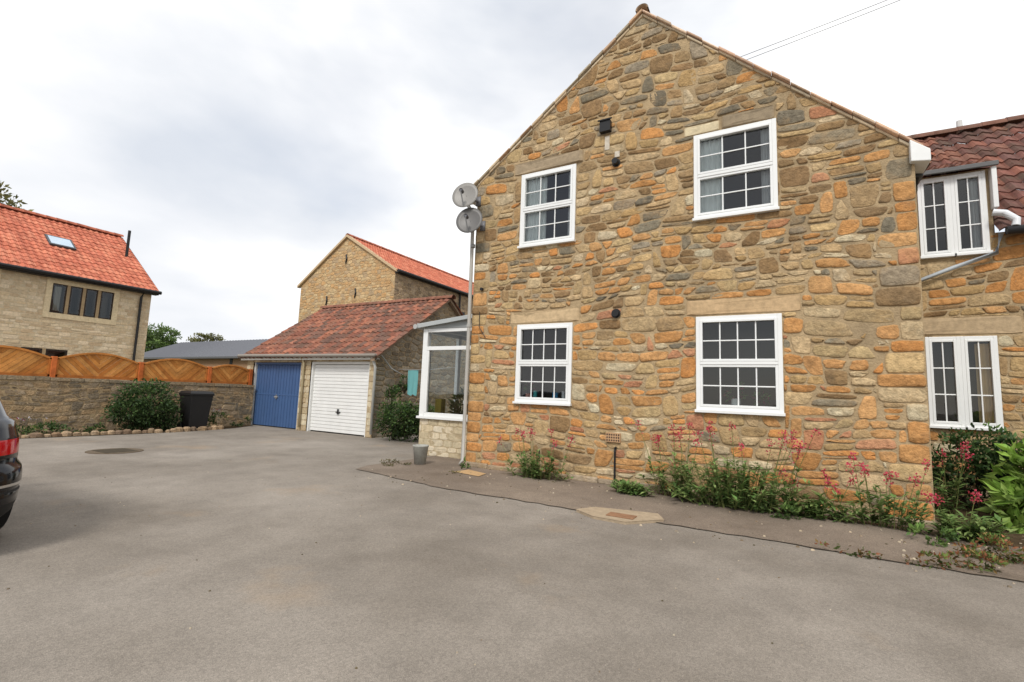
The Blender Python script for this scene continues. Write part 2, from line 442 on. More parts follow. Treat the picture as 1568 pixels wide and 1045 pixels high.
def valerian(name,x,y,w,dpt,h,nst,nfl,seed,leafs=(C(140,170,96),C(116,152,82),C(164,186,114))):
    rnd=random.Random(seed); mb=MB()
    for i in range(nst):
        fl=i<nfl
        bx_=x+(rnd.uniform(-.5,.5)*w if fl else rnd.gauss(0,w*.22)); by=y+rnd.uniform(-.5,.3)*dpt*.5
        hh=h*(rnd.uniform(.68,1.0) if fl else rnd.uniform(.15,.60)*(1-.5*min(1,abs(bx_-x)/w)))
        tx=bx_+(bx_-x)*rnd.uniform(.2,.7)+rnd.uniform(-.08,.08); ty=by-rnd.uniform(0,.4)*dpt
        pts=[Vector((bx_,by,0)),Vector((bx_*.6+tx*.4,by*.6+ty*.4,hh*.5)),Vector((tx,ty,hh))]
        mb.tube([tuple(p) for p in pts],.005,C(140,150,90),0,5,.003)
        nl=int(16*(hh/h)+6)
        for k in range(nl):
            t=rnd.uniform(.05,.55 if fl else 1); p=pts[0].lerp(pts[1],t*2) if t<.5 else pts[1].lerp(pts[2],t*2-1)
            a=rnd.uniform(0,6.28); d=Vector((math.cos(a),math.sin(a),rnd.uniform(-.1,.9))).normalized()
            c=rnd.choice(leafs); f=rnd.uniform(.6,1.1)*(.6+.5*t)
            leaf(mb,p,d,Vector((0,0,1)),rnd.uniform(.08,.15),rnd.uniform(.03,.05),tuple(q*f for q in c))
        if fl:
            for k in range(22):
                p=pts[2]+Vector((rnd.gauss(0,.024),rnd.gauss(0,.02),rnd.uniform(-.05,.035)))
                leaf(mb,p,rdir(rnd),rdir(rnd),.028,.024,vary(C(212,78,98),.25,rnd))
            for k in range(8):
                p=pts[1].lerp(pts[2],rnd.uniform(.6,.88))
                leaf(mb,p+Vector((rnd.gauss(0,.022),rnd.gauss(0,.02),0)),rdir(rnd),rdir(rnd),.024,.02,vary(C(200,80,96),.25,rnd))
    return mb.build(name,m_leaf)
# ================================================================== WORLD
w=bpy.data.worlds.new('World'); sc.world=w; w.use_nodes=True; nt=w.node_tree; L=nt.links.new
bg=nt.nodes['Background']; bg.inputs[1].default_value=.15
SD=Vector((.22,-.85,.95)).normalized()
sky=N(nt,'ShaderNodeTexSky',sky_type='NISHITA'); sky.sun_disc=False
sky.sun_elevation=math.asin(SD.z); sky.sun_rotation=math.atan2(SD.x,SD.y)
tc=N(nt,'ShaderNodeTexCoord'); mp_=N(nt,'ShaderNodeMapping'); mp_.inputs['Scale'].default_value=(1,1,2.4); mp_.inputs['Location'].default_value=(2.1,.6,.3)
L(tc.outputs['Generated'],mp_.inputs[0])
n1=N(nt,'ShaderNodeTexNoise',Scale=1.5,Detail=6.0,Roughness=.48,Distortion=.2); L(mp_.outputs[0],n1.inputs['Vector'])
r1=N(nt,'ShaderNodeValToRGB'); L(n1.outputs['Fac'],r1.inputs[0])
cr=r1.color_ramp; cr.elements[0].position=.30; cr.elements[0].color=(5.0,5.3,5.8,1); cr.elements[1].position=.60; cr.elements[1].color=(8.8,8.8,8.7,1)
e_=cr.elements.new(.44); e_.color=(6.5,6.6,6.8,1)
n2=N(nt,'ShaderNodeTexNoise',Scale=1.1,Detail=5.0,Roughness=.5); mp2=N(nt,'ShaderNodeMapping'); mp2.inputs['Location'].default_value=(7,3,1); mp2.inputs['Scale'].default_value=(1,1,2)
L(tc.outputs['Generated'],mp2.inputs[0]); L(mp2.outputs[0],n2.inputs['Vector'])
mr=N(nt,'ShaderNodeMapRange'); mr.inputs[1].default_value=.36; mr.inputs[2].default_value=.52; mr.inputs[3].default_value=.6; mr.inputs[4].default_value=1
L(n2.outputs['Fac'],mr.inputs[0])
mx=N(nt,'ShaderNodeMix',data_type='RGBA'); L(mr.outputs[0],mx.inputs['Factor']); L(sky.outputs[0],mx.inputs[6]); L(r1.outputs[0],mx.inputs[7])
L(mx.outputs[2],bg.inputs[0])
sun=bpy.data.lights.new('sun','SUN'); sun.energy=2.4; sun.angle=math.radians(14); sun.color=(1,.96,.9)
so=bpy.data.objects.new('sun',sun); sc.collection.objects.link(so); so.rotation_euler=SD.to_track_quat('Z','Y').to_euler()
# ================================================================== CAMERA
cam=bpy.data.cameras.new('camera'); co=bpy.data.objects.new('camera',cam); sc.collection.objects.link(co)
cam.sensor_width=36; cam.lens=738/1568*36; cam.clip_end=2000; cam.clip_start=.05
co.matrix_world=Matrix(((.8692,.0221,.4938,0),(.4931,-.1145,-.8624,0),(.0375,.9931,-.1104,1.3),(0,0,0,1)))
sc.camera=co
sc.view_settings.view_transform='Standard'; sc.view_settings.look='None'; sc.view_settings.exposure=0
# ================================================================== GROUND
def ground_mat(name,base,dark,light,speck=.35):
    m,nt,b=newmat(name); L=nt.links.new
    tc=N(nt,'ShaderNodeTexCoord')
    def nz(s,d=4.0,r=.6): 
        n=N(nt,'ShaderNodeTexNoise',Scale=s,Detail=d,Roughness=r); L(tc.outputs['Object'],n.inputs['Vector']); return n
    big=nz(.45); med=nz(2.2); fine=nz(170,2.0); grit=N(nt,'ShaderNodeTexVoronoi',Scale=85.0); L(tc.outputs['Object'],grit.inputs['Vector'])
    r=N(nt,'ShaderNodeValToRGB'); L(big.outputs['Fac'],r.inputs[0]); r.color_ramp.elements[0].position=.33; r.color_ramp.elements[0].color=(*dark,1); r.color_ramp.elements[1].position=.68; r.color_ramp.elements[1].color=(*light,1)
    e=r.color_ramp.elements.new(.5); e.color=(*base,1)
    def mul(src,fac,lo,hi,a,bb):
        mr=N(nt,'ShaderNodeMapRange'); mr.inputs[1].default_value=lo; mr.inputs[2].default_value=hi; mr.inputs[3].default_value=a; mr.inputs[4].default_value=bb; L(fac,mr.inputs[0])
        mx=N(nt,'ShaderNodeMix',data_type='RGBA',blend_type='MULTIPLY'); mx.inputs['Factor'].default_value=1; L(src,mx.inputs[6]); L(mr.outputs[0],mx.inputs[7]); return mx.outputs[2]
    o=mul(r.outputs[0],med.outputs['Fac'],.35,.65,.92,1.08)
    o=mul(o,fine.outputs['Fac'],.3,.7,1-speck,1+speck)
    o=mul(o,grit.outputs['Color'],0,1,.82,1.18)
    st=nz(.8,4.0,.6); mr=N(nt,'ShaderNodeMapRange'); mr.inputs[1].default_value=.6; mr.inputs[2].default_value=.74; mr.inputs[3].default_value=0; mr.inputs[4].default_value=.35; L(st.outputs['Fac'],mr.inputs[0])
    mx=N(nt,'ShaderNodeMix',data_type='RGBA'); L(mr.outputs[0],mx.inputs['Factor']); L(o,mx.inputs[6]); mx.inputs[7].default_value=(*C(180,152,118,.75),1)
    L(mx.outputs[2],b.inputs['Base Color']); b.inputs['Roughness'].default_value=.93; b.inputs['Specular IOR Level'].default_value=.2
    bp=N(nt,'ShaderNodeBump',Strength=.5,Distance=.007); L(fine.outputs['Fac'],bp.inputs['Height']); 
    bp2=N(nt,'ShaderNodeBump',Strength=.3,Distance=.05); L(med.outputs['Fac'],bp2.inputs['Height']); L(bp.outputs[0],bp2.inputs['Normal']); L(bp2.outputs[0],b.inputs['Normal'])
    return m
KG=.73
m_asph=ground_mat('old_asphalt',C(154,145,134,KG),C(137,128,117,KG),C(168,159,148,KG),.28)
m_apron=ground_mat('worn_concrete',C(142,128,114,KG),C(120,106,92,KG),C(158,143,127,KG),.35)
m_soil=attr_mat('soil',.95,.4,6,.8,40,.03,.1,color=C(105,88,66,.55))
m_grassfar=attr_mat('far_grass',.95,.3,.3,0,color=C(105,120,70,.5))
def sheet(name,pts,z,mat):
    mb=MB(); mb.add([(p[0],p[1],z) for p in pts],[tuple(range(len(pts)))]); return mb.build(name,mat)
sheet('ground',[(-600,-600),(600,-600),(600,600),(-600,600)],0,m_asph)
sheet('field_grass',[(-600,14),(-17,14),(-17,60),(60,60),(60,600),(-600,600)],.004,m_grassfar)
rr=random.Random(5)
edge=[(-6.25,6.1),(-6.1,5.72)]+[(-6.1+i*.15,5.72-min(.32,i*.025)+rr.uniform(-.025,.025)) for i in range(1,56)]
edge+=[(2.4,5.35),(5.5,5.2),(5.5,9.5),(-6.2,9.5)]
sheet('house_apron',edge,.010,m_apron)
cr_=MB(); pts=edge[1:-3]; vs=[];fs=[]
for i,p in enumerate(pts):
    wv=rr.uniform(-.004,.012); vs+= [(p[0],p[1]+.002,.006),(p[0],p[1]-wv,.006)]
for i in range(len(pts)-1): fs.append((2*i,2*i+1,2*i+3,2*i+2))
cr_.add(vs,fs,C(100,88,74,.6)); cr_.build('apron_edge_crack',m_rough)
sheet('planting_soil',[(-15.1,2),(-14.2,2),(-13.9,4.2),(-13.8,6),(-13.95,7.3),(-14.3,8.6),(-14.9,9.55),(-15.1,9.55)],.008,m_soil)
sheet('bed_soil',[(1.5,7.3),(1.75,6.75),(2.3,6.5),(5.4,6.3),(5.4,9.45),(1.5,9.45)],.016,m_soil)
dr=MB(); 
dp=[(-2.12,5.32),(-1.98,5.58),(-1.3,5.72),(-1.18,5.48),(-1.5,5.12),(-1.85,5.14)]
dr.add([(a,b,.03) for a,b in dp]+[(a,b,0) for a,b in dp],[tuple(range(6))]+[(i,(i+1)%6,6+(i+1)%6,6+i) for i in range(6)],C(192,172,145,.7))
dr.box(-1.75,-1.45,5.25,5.42,.03,.04,C(165,125,95,.7))
dr.add([(-4.75,6.55,.018),(-4.2,6.45,.018),(-4.25,6.75,.018),(-4.7,6.9,.018)],[(0,1,2,3)],C(205,170,125,.75))
dr.build('drain_cover_slab',m_rough,bevel=.006)
mh=MB(); mh.tube([(-10.7,4.25,.0),(-10.7,4.25,.010)],.42,C(125,110,92,.6),0,24); mh.box(-10.98,-10.42,4.0,4.5,.006,.014,C(92,82,66,.55)); mh.build('manhole_cover',m_rough)
# ================================================================== STONE HOUSE
G=7.28; gp=PY(G)
house=empty('stone_house')
AZ,LZ,RZ=7.56,5.23,4.49
gable=[(-5.04,0),(1.42,0),(1.42,RZ),(-1.92,AZ),(-5.04,LZ)]
wins=[(-4.08,-3.03,3.90,5.24),(-1.14,-.05,3.96,5.27),(-4.06,-3.03,1.18,2.51),(-1.12,-.04,1.18,2.51)]
lints=[(-4.22,-2.91,2.53,2.75),(-1.26,.19,2.53,2.76),(-4.25,-2.9,5.26,5.48),(-1.28,-.78,5.29,5.44),(-.76,-.06,5.29,5.49)]
OR=[C(210,156,100),C(216,166,112),C(202,146,90),C(212,160,106),C(216,154,94)]
SAL=[C(204,150,114),C(198,142,108),C(192,136,102)]
TAN=[C(202,174,132),C(210,184,144),C(190,162,120),C(204,176,130),C(196,164,116)]
PAL=[C(220,204,170),C(212,192,158)]
BR=[C(168,138,100),C(156,128,94),C(176,148,110),C(148,120,86)]
GR=[C(154,142,120),C(142,132,112),C(166,152,130),C(132,122,104)]
def pal_g(u,z,rnd):
    t=min(1,max(0,(z-1.8+ .35*math.sin(u*2+1))/3.4)); t=t**.8
    wlo=[.44,.06,.36,.06,.06,.02]; whi=[.12,.01,.33,.07,.29,.18]
    ws=[a*(1-t)+b*t for a,b in zip(wlo,whi)]
    return vary(rnd.choice(rnd.choices([OR,SAL,TAN,PAL,BR,GR],ws)[0]),.13,rnd)
mb=MB(); wallskin(mb,gable,wins,gp); mb.build('gable_mortar',m_mortar,house)
rq=random.Random(77); quo=[]
for side in (0,1):
    z=.02
    while z<(LZ if side==0 else RZ)-.45:
        h=rq.uniform(.14,.27); wq=rq.uniform(.2,.48)
        quo.append((-5.04,-5.04+wq*.8,z,z+h) if side==0 else (1.42-wq,1.42,z,z+h)); z+=h
mb=MB()
stones(mb,gable,wins+lints+quo,gp,pal_g,seed=11,hr=(.085,.19),gap=.0085,proud=.013,jit=.005,rubble=1.25,q=.2)
for (a,b,c,d) in quo: stone_poly(mb,[(a,c),(b,c),(b,d),(a,d)],gp,pal_g(a,c,rq),.009,.013,rq,2,.006,.12)
mb.build('gable_stones',m_stone,house,smooth=True)
mb=MB()
for (a,b,c,d),col in zip(lints,(C(206,180,142),C(206,176,136),C(170,152,126),C(228,212,176),C(156,140,116))):
    stone_poly(mb,[(a,c),((a+b)/2,c),(b,c),(b,d),((a+b)/2,d),(a,d)],gp,col,.005,.02,R,1,.003,.04)
mb.build('lintels',m_rough,house)
mb=MB()
mb.box(-5.04,-5.0,G+.01,13,0,5.2); mb.box(1.38,1.42,G+.01,13,0,4.4); mb.add([(-5.04,13,0),(1.42,13,0),(1.42,13,RZ),(-1.92,13,AZ),(-5.04,13,LZ)],[(0,1,2,3,4)])
mb.build('rear_walls',m_mortar,house)
cw=(.78,.80,.78)
window(house,'upper_window_a',gp,*wins[0],3,curtains=[(-4.02,-3.62,3.95,5.2,cw),(-3.2,-3.08,3.95,5.2,(.6,.6,.6))])
window(house,'upper_window_b',gp,*wins[1],3,curtains=[(-1.09,-.74,4.0,5.2,cw),(-.25,-.1,4.0,5.2,(.5,.5,.5))])
window(house,'lower_window_a',gp,*wins[2],4)
window(house,'lower_window_b',gp,*wins[3],4)
mb=MB(); mb.tube([(-3.35,7.36,1.24),(-3.35,7.36,1.36)],.05,(.08,.35,.65),0,12); mb.tube([(-3.72,7.36,1.24),(-3.72,7.36,1.38)],.035,(.05,.4,.4),0,12); mb.tube([(-3.2,7.36,1.24),(-3.2,7.36,1.38)],.03,(.7,.7,.7),0,12); mb.tube([(-.62,7.38,1.24),(-.62,7.38,1.36)],.06,(.7,.72,.7),0,12)
mb.tube([(-3.85,7.36,1.24),(-3.85,7.36,1.33)],.05,(.6,.3,.25),0,12)
mb.build('sill_pots',m_paint,house,smooth=False)
bush('sill_plants',[(-.62,7.38,1.46,.14,.05,.12),(-3.85,7.37,1.42,.08,.05,.1),(-.3,7.37,1.36,.1,.05,.1)],300,.06,[C(150,190,110),C(210,90,130),C(130,170,100)],seed=4,parent=house,stems=False)
def tile_old(rnd,u,v):
    return vary(rnd.choice([C(165,98,74),C(150,90,70),C(140,98,78),C(122,86,70),C(172,108,80)]),.18,rnd)
sl=(AZ-LZ)/(5.04-1.92); sr=(AZ-RZ)/(1.42+1.92)
mb=MB()
VL=Vector((1,0,sl)); VR=Vector((-1,0,sr))
pantiles(mb,(-5.26,G+.0,LZ-.22*sl+.035),(0,1,0),5.85,VL,(Vector((-1.92,0,AZ))-Vector((-5.26,0,LZ-.22*sl))).length,tile_old,seed=5)
pantiles(mb,(1.6,G+.0,RZ-.18*sr+.035),(0,1,0),5.85,VR,(Vector((-1.92,0,AZ))-Vector((1.6,0,RZ-.18*sr))).length,tile_old,seed=6)
mb.build('roof_tiles',m_tile,house)
mb=MB(); ridge_tiles(mb,(-1.92,G-.09,AZ+.06),(-1.92,13.1,AZ+.06),.10,C(186,160,134),seed=2); mb.build('ridge_tiles',m_rough,house,smooth=True)
mb=MB(); rv=random.Random(9)
def verge(a,b,n,colset):
    for i in range(n):
        t0=i/n; t1=(i+.985)/n
        x0=a[0]+(b[0]-a[0])*t0; z0=a[1]+(b[1]-a[1])*t0; x1=a[0]+(b[0]-a[0])*t1; z1=a[1]+(b[1]-a[1])*t1
        for lo,hi,pp in ((-.012,.035,.03),(.035,rv.uniform(.065,.10),.065)):
            o=rv.uniform(-.010,.010); pr=pp+rv.uniform(-.015,.015)
            q=[(x0,z0+o+lo),(x1,z1+o+lo),(x1,z1+o+hi),(x0,z0+o+hi)]
            vs=[(x,G-pr,z) for x,z in q]+[(x,G+.18,z) for x,z in q]
            mb.add(vs,[(0,1,2,3),(4,5,6,7),(0,1,5,4),(2,3,7,6),(0,3,7,4),(1,2,6,5)],vary(C(200,182,154,1) if lo<0 else rv.choice(colset),.14,rv))
verge((-5.22,LZ-.18*sl),(-1.92,AZ),15,[C(176,162,138,1),C(190,170,142,1),C(160,146,124,1),C(192,160,130,1)])
verge((1.5,RZ-.08*sr),(-1.92,AZ),15,[C(214,180,152,1),C(202,168,142,1),C(220,192,164,1),C(186,162,138,1)])
mb.build('verge',m_rough,house,bevel=.015,recalc=True)
mb=MB()
mb.add([(1.37,G-.09,4.30),(1.56,G-.09,4.27),(1.56,G-.09,4.42),(1.37,G-.09,4.58),(1.37,G+.3,4.30),(1.56,G+.3,4.27),(1.56,G+.3,4.42),(1.37,G+.3,4.58)],[(0,1,2,3),(4,5,6,7),(0,1,5,4),(2,3,7,6),(0,3,7,4),(1,2,6,5)],(.75,.76,.75))
mb.box(1.47,1.56,G+.3,9.4,4.24,4.33,(.05,.05,.05)); 
mb.box(-5.3,-5.16,G-.06,13,4.99,5.06,(.55,.55,.52)); mb.box(-5.32,-5.2,G-.1,G+.15,4.95,5.12,(.7,.7,.66))
mb.build('eave_box',m_paint,house,bevel=.01,recalc=True)
mb=MB()
mb.tube([(-5.24,G-.02,4.98),(-5.22,G-.03,4.85),(-5.1,G-.06,4.68),(-5.08,G-.06,4.4),(-5.05,G-.07,2.6),(-5.04,G-.08,1.0),(-5.04,G-.09,.12),(-5.04,G-.16,.04)],.034,C(186,182,174),0,12)
for z in (4.0,2.5,1.1): mb.tube([(-5.05,G-.07,z),(-5.05,G-.07,z+.06)],.044,C(160,158,152),0,12)
mb.build('downpipe',m_paint,house,smooth=True)
mb=MB(); mb.tube([(1.5,G+.35,4.26),(1.48,G+.4,4.1),(1.48,G+1.0,3.9),(1.48,G+1.4,3.7),(1.48,G+1.4,.1)],.034,(.03,.03,.03),0,10); mb.build('side_downpipe',m_black,house,smooth=True)
mb=MB()
mb.box(-2.6,-2.42,G-.10,G+.02,5.66,5.84); mb.box(-2.63,-2.39,G-.12,G-.10,5.84,5.86)
def ringpipe(x,z,r,l):
    mb.tube([(x,G+.01,z),(x,G-l,z)],r,(.02,.02,.02),0,18); mb.tube([(x,G-.025,z),(x,G-.035,z)],r*1.35,(.07,.07,.07),0,18)
ringpipe(-2.33,5.10,.05,.12); ringpipe(-2.3,2.62,.055,.08)
mb.tube([(-2.28,G-.05,.52),(-2.28,G-.05,.03)],.016,(.03,.025,.02),0,8); mb.tube([(-2.28,G+.01,.56),(-2.28,G-.04,.55),(-2.28,G-.05,.5)],.02,(.03,.03,.03),0,8)
mb.tube([(-4.83,G-.01,3.2),(-4.83,G-.06,3.2)],.03,(.12,.1,.08),0,8)
mb.tube([(-3.55,G-.05,.42),(-3.55,G-.05,.3)],.012,(.06,.03,.02),0,6)
mb.tube([(-4.86,G-.03,2.78),(-4.84,G-.05,2.5),(-4.7,G-.04,2.3)],.006,(.03,.03,.03),0,6)
mb.build('vents_and_flues',m_black,house)
mb=MB(); mb.box(-2.43,-2.2,G-.05,G,.64,.78,C(200,162,124))
for i in range(6):
    for j in range(3): mb.box(-2.415+i*.036,-2.395+i*.036,G-.053,G-.04,.655+j*.042,.68+j*.042,(.03,.02,.02))
mb.box(-2.53,-2.45,G-.028,G,5.36,5.6,C(215,205,188)); mb.box(-2.36,-2.28,G-.026,G,5.2,5.3,C(215,205,188))
mb.build('air_brick',m_rough,house,bevel=.003)
mb=MB(); 
for i in range(13): mb.box(-5.03+i*.5,-5.03+i*.5+.49,G-.07-.008*(i%3),G,0,.09-.01*(i%2)-(.03 if i>6 else 0),vary(C(178,160,136),.1))
mb.build('footing',m_stone,house,bevel=.02)
mb=MB(); mb.box(-2.75,-2.05,10.0,10.6,6.9,8.25,C(170,110,80)); mb.box(-2.8,-2.0,9.95,10.65,8.25,8.35,C(150,140,120)); mb.build('chimney',m_rough,house)
mb=MB(); 
for o in (0,.13):
    A=Vector((-2.6,10.2,8.05+o)); B=Vector((14,10.6,11.15+o)); n=24
    mb.tube([tuple(A.lerp(B,i/n)-Vector((0,0,.28*4*(i/n)*(1-i/n)*(1+o)))) for i in range(n+1)],.0055,(.02,.02,.02),0,5)
mb.build('service_wires',attr_mat('wire',.5,.1,3,0,color=(.15,.15,.16)),house)
mb=MB(); mb.tube([(14,10.6,0),(14,10.6,11.6)],.14,C(90,72,55),0,12,.1); mb.box(13.9,14.1,10.2,11.0,11.0,11.1,C(90,72,55)); mb.build('utility_pole',m_wood)
def dish(x,z,r,ang,name,col):
    mb=MB(); d=Vector((math.sin(ang),-math.cos(ang),.22)).normalized(); u=d.cross(Vector((0,0,1))).normalized(); v=u.cross(d)
    c=Vector((x,G-.30,z)); vs=[];n=28;fs=[]
    for off in (0,-.012):
        for k in range(5):
            rr=r*k/4
            for j in range(n):
                t=6.2832*j/n; vs.append(tuple(c+u*math.cos(t)*rr+v*math.sin(t)*rr*1.06+d*(.10*(rr/r)**2*r*2+off)))
    for s in (0,5*n):
        for k in range(4):
            for j in range(n): fs.append((s+k*n+j,s+k*n+(j+1)%n,s+(k+1)*n+(j+1)%n,s+(k+1)*n+j))
    for j in range(n): fs.append((4*n+j,4*n+(j+1)%n,9*n+(j+1)%n,9*n+j))
    mb.add(vs,fs,col)
    f=c+d*.26-v*.06
    mb.tube([tuple(c-v*r*.95+d*.04),tuple(f)],.012,(.12,.12,.12),0,8); mb.tube([tuple(f+v*.02),tuple(f-d*.09+v*.03)],.034,(.08,.08,.09),0,10)
    mb.tube([tuple(c-d*.01),(x+.06,G-.2,z-.02),(x+.1,G,z-.02)],.02,(.15,.15,.16),0,8); mb.box(x+.05,x+.15,G-.035,G,z-.1,z+.08,(.15,.15,.16))
    mb.build(name,m_paint,house,smooth=True)
dish(-5.10,4.92,.25,.25,'satellite_dish_upper',C(150,147,142)); dish(-4.98,4.42,.25,.3,'satellite_dish_lower',C(112,110,108))
# ================================================================== WING
W=9.5; wp=PY(W)
wing=empty('cottage_wing')
def pal_w(u,z,rnd): return vary(rnd.choice(rnd.choices([OR,TAN,BR,GR,PAL],[.2,.46,.16,.1,.08])[0]),.12,rnd)
ww=[(1.85,2.66,1.07,2.41),(1.86,2.66,3.66,4.92)]
lw_=[(1.5,2.95,2.44,2.7)]
mb=MB(); wallskin(mb,[(1.42,0),(2.72,0),(2.72,4.95),(1.42,4.95)],ww,wp); wallskin(mb,[(2.72,0),(9,0),(9,3.95),(2.72,3.95)],[],wp); mb.build('wing_mortar',m_mortar,wing)
mb=MB(); stones(mb,[(1.45,0),(4.6,0),(4.6,3.93),(1.45,3.93)],[ww[0],(1.86,2.66,3.6,4.92)]+lw_,wp,pal_w,seed=23,hr=(.1,.2),gap=.0085,proud=.013,rubble=1.0,q=.2)
stones(mb,[(1.45,3.93),(1.86,3.93),(1.86,4.93),(1.45,4.93)],[],wp,pal_w,seed=24,gap=.0085,proud=.013,rubble=1.0,q=.2)
mb.build('wing_stones',m_stone,wing,smooth=True)
mb=MB(); stone_poly(mb,[(1.5,2.44),(2.95,2.44),(2.95,2.7),(1.5,2.7)],wp,C(196,172,138),.006,.018,R,1,.003,.05); mb.build('wing_lintel',m_rough,wing)
for nm,q in (('wing_lower_window',ww[0]),('wing_upper_window',ww[1])):
    xm=(q[0]+q[1])/2; up_='upper' in nm
    window(wing,nm+'_a',wp,q[0],xm,q[2],q[3],2,split=False,rows=3,fr=.045,rm=(.3,.005,.3,0) if up_ else (.3,.3,.3,.2))
    window(wing,nm+'_b',wp,xm,q[1],q[2],q[3],2,split=False,rows=3,fr=.045,rm=(.005,.005,.3,0) if up_ else (.1,.6,.3,.2),curtains=[(q[1]-.22,q[1]-.04,q[2]+.05,q[3]-.1,C(225,190,140,1))] if not up_ else [(q[1]-.16,q[1]-.04,q[2]+.05,q[3]-.1,(.5,.5,.5))])
def tile_dk(rnd,u,v): return vary(rnd.choice([C(142,96,82),C(128,86,76),C(120,86,78),C(148,104,88),C(108,80,72)]),.2,rnd)
ws=.96
mb=MB(); pantiles(mb,(2.72,W-.18,3.93),(1,0,0),7.3,Vector((0,1,ws)),4.3,tile_dk,seed=12)
pantiles(mb,(1.45,W+.9,4.97),(1,0,0),1.35,Vector((0,1,ws)),2.9,tile_dk,seed=13)
pantiles(mb,(1.42,W-.16,4.98),(1,0,0),1.36,Vector((0,1,.42)),2.6,tile_dk,seed=14)
mb.build('wing_roof_tiles',m_tile,wing)
mb=MB(); ridge_tiles(mb,(1.3,W+2.95,6.92),(10,W+2.95,6.92),.14,C(134,98,84),seed=8); mb.build('wing_ridge',m_tile,wing,smooth=True)
mb=MB(); mb.add([(2.73,W+.01,3.9),(2.73,W+.01,4.97),(2.73,W+2.4,6.0)],[(0,1,2)],C(160,110,90)); mb.build('dormer_cheek',m_tile,wing)
mb=MB()
mb.box(1.45,2.78,W-.17,W-.13,4.93,5.0,(.10,.10,.10))
mb.box(2.70,2.76,W-.13,W-.0,4.3,4.93,(.7,.71,.7))
mb.tube([(2.68,W-.14,4.22),(2.80,W-.17,4.18),(2.9,W-.22,4.05),(2.88,W-.24,3.95)],.05,(.66,.68,.70),0,12)
mb.build('dormer_trim',m_paint,wing,bevel=.008)
mb=MB(); mb.tube([(2.78,W-.24,3.90),(9,W-.24,3.86)],.06,(.05,.05,.055),0,10); mb.build('wing_gutter',m_black,wing,smooth=True)
mb=MB(); mb.tube([(2.76,W-.12,3.9),(2.7,W-.1,3.62),(2.2,W-.09,3.44),(1.62,W-.09,3.2),(1.58,W-.09,2.9)],.032,C(190,198,204),0,10); mb.build('wing_waste_pipe',m_paint,wing,smooth=True)
mb=MB(); mb.tube([(3.18,12.5,6.9),(3.18,12.5,7.2)],.05,(.6,.6,.58),0,10); mb.build('soil_vent_pipe',m_paint,wing)
# ================================================================== CONSERVATORY
cons=empty('conservatory'); c0=7.92; cp=PY(c0)
def pal_b(u,z,rnd): return vary(rnd.choice([C(222,208,180),C(214,198,166),C(206,190,158),C(228,214,188)]),.07,rnd)
mb=MB(); wallskin(mb,[(-6.68,0),(-5.06,0),(-5.06,.74),(-6.68,.74)],[],cp,col=C(190,172,140)); mb.box(-6.68,-6.6,c0+.01,11.5,0,.74,C(200,182,150))
stones(mb,[(-6.68,0),(-5.06,0),(-5.06,.74),(-6.68,.74)],[],cp,pal_b,hr=(.1,.14),wr=(.2,.34),coursed=True,seed=31,gap=.004,proud=.005,it=1,jit=.001)
mb.build('plinth',m_rough,cons)
mb=MB()
def cb(a,b,y0,y1,z0,z1,col=(.5,.5,.5)): mb.box(a,b,y0,y1,z0,z1,col)
cb(-6.74,-5.0,c0-.06,c0+.05,.74,.79)
cb(-6.70,-6.58,c0-.02,c0+.10,.79,2.62); cb(-5.22,-5.08,c0-.02,c0+.08,.79,2.62)
cb(-6.58,-5.22,c0-.015,c0+.07,.79,.87); cb(-6.58,-5.22,c0-.015,c0+.07,2.54,2.62); cb(-6.58,-5.22,c0-.025,c0+.06,2.16,2.24)
cb(-6.58,-6.52,c0-.02,c0+.06,.87,2.16); cb(-5.28,-5.22,c0-.02,c0+.06,.87,2.16)
for y in (c0+1.2,c0+2.4,c0+3.5): cb(-6.69,-6.61,y-.05,y+.05,.79,2.62)
cb(-6.69,-6.61,c0+.10,c0+3.5,2.54,2.62); cb(-6.71,-6.6,c0+.1,c0+3.6,.74,.8)
mb.build('frame',m_white,cons,bevel=.006)
mb=MB(); mb.add([(-6.8,c0-.12,2.64),(-5.04,c0-.12,2.82),(-5.04,c0+3.6,2.82),(-6.8,c0+3.6,2.64),(-6.8,c0-.12,2.72),(-5.04,c0-.12,2.90),(-5.04,c0+3.6,2.90),(-6.8,c0+3.6,2.72)],[(0,1,2,3),(4,5,6,7),(0,1,5,4),(2,3,7,6),(0,3,7,4),(1,2,6,5)],C(185,190,190))
mb.add([(-6.66,c0-.03,2.62),(-5.06,c0-.03,2.62),(-5.06,c0-.03,2.82),(-6.66,c0-.03,2.65)],[(0,1,2,3)],C(165,170,170)); mb.tube([(-6.84,c0-.14,2.66),(-6.84,c0+3.6,2.64)],.045,C(190,190,188),0,8)
mb.build('roof',m_paint,cons,bevel=.01)
mb=MB(); mb.add([(-6.55,c0+.02,.8),(-5.2,c0+.02,.8),(-5.2,c0+.02,2.6),(-6.55,c0+.02,2.6)],[(0,1,2,3)]); mb.add([(-6.65,c0+.1,.8),(-6.65,c0+3.5,.8),(-6.65,c0+3.5,2.6),(-6.65,c0+.1,2.6)],[(0,1,2,3)])
mb.build('glass',m_glass,cons)
mb=MB(); mb.box(-6.6,-5.06,c0+3.5,c0+3.6,0,2.6,C(120,112,98)); mb.box(-5.09,-5.06,c0+.1,c0+3.5,.1,2.6,C(135,110,84)); mb.box(-6.5,-6.34,c0+.25,c0+.4,.5,1.15,C(170,150,60)); mb.box(-6.2,-5.5,c0+1.0,c0+1.5,.1,1.1,C(110,102,90)); mb.box(-6.0,-5.5,c0+2.3,c0+2.6,.1,1.9,C(70,64,56))
mb.build('interior',m_rough,cons)
mb=MB(); vs=[];n=40
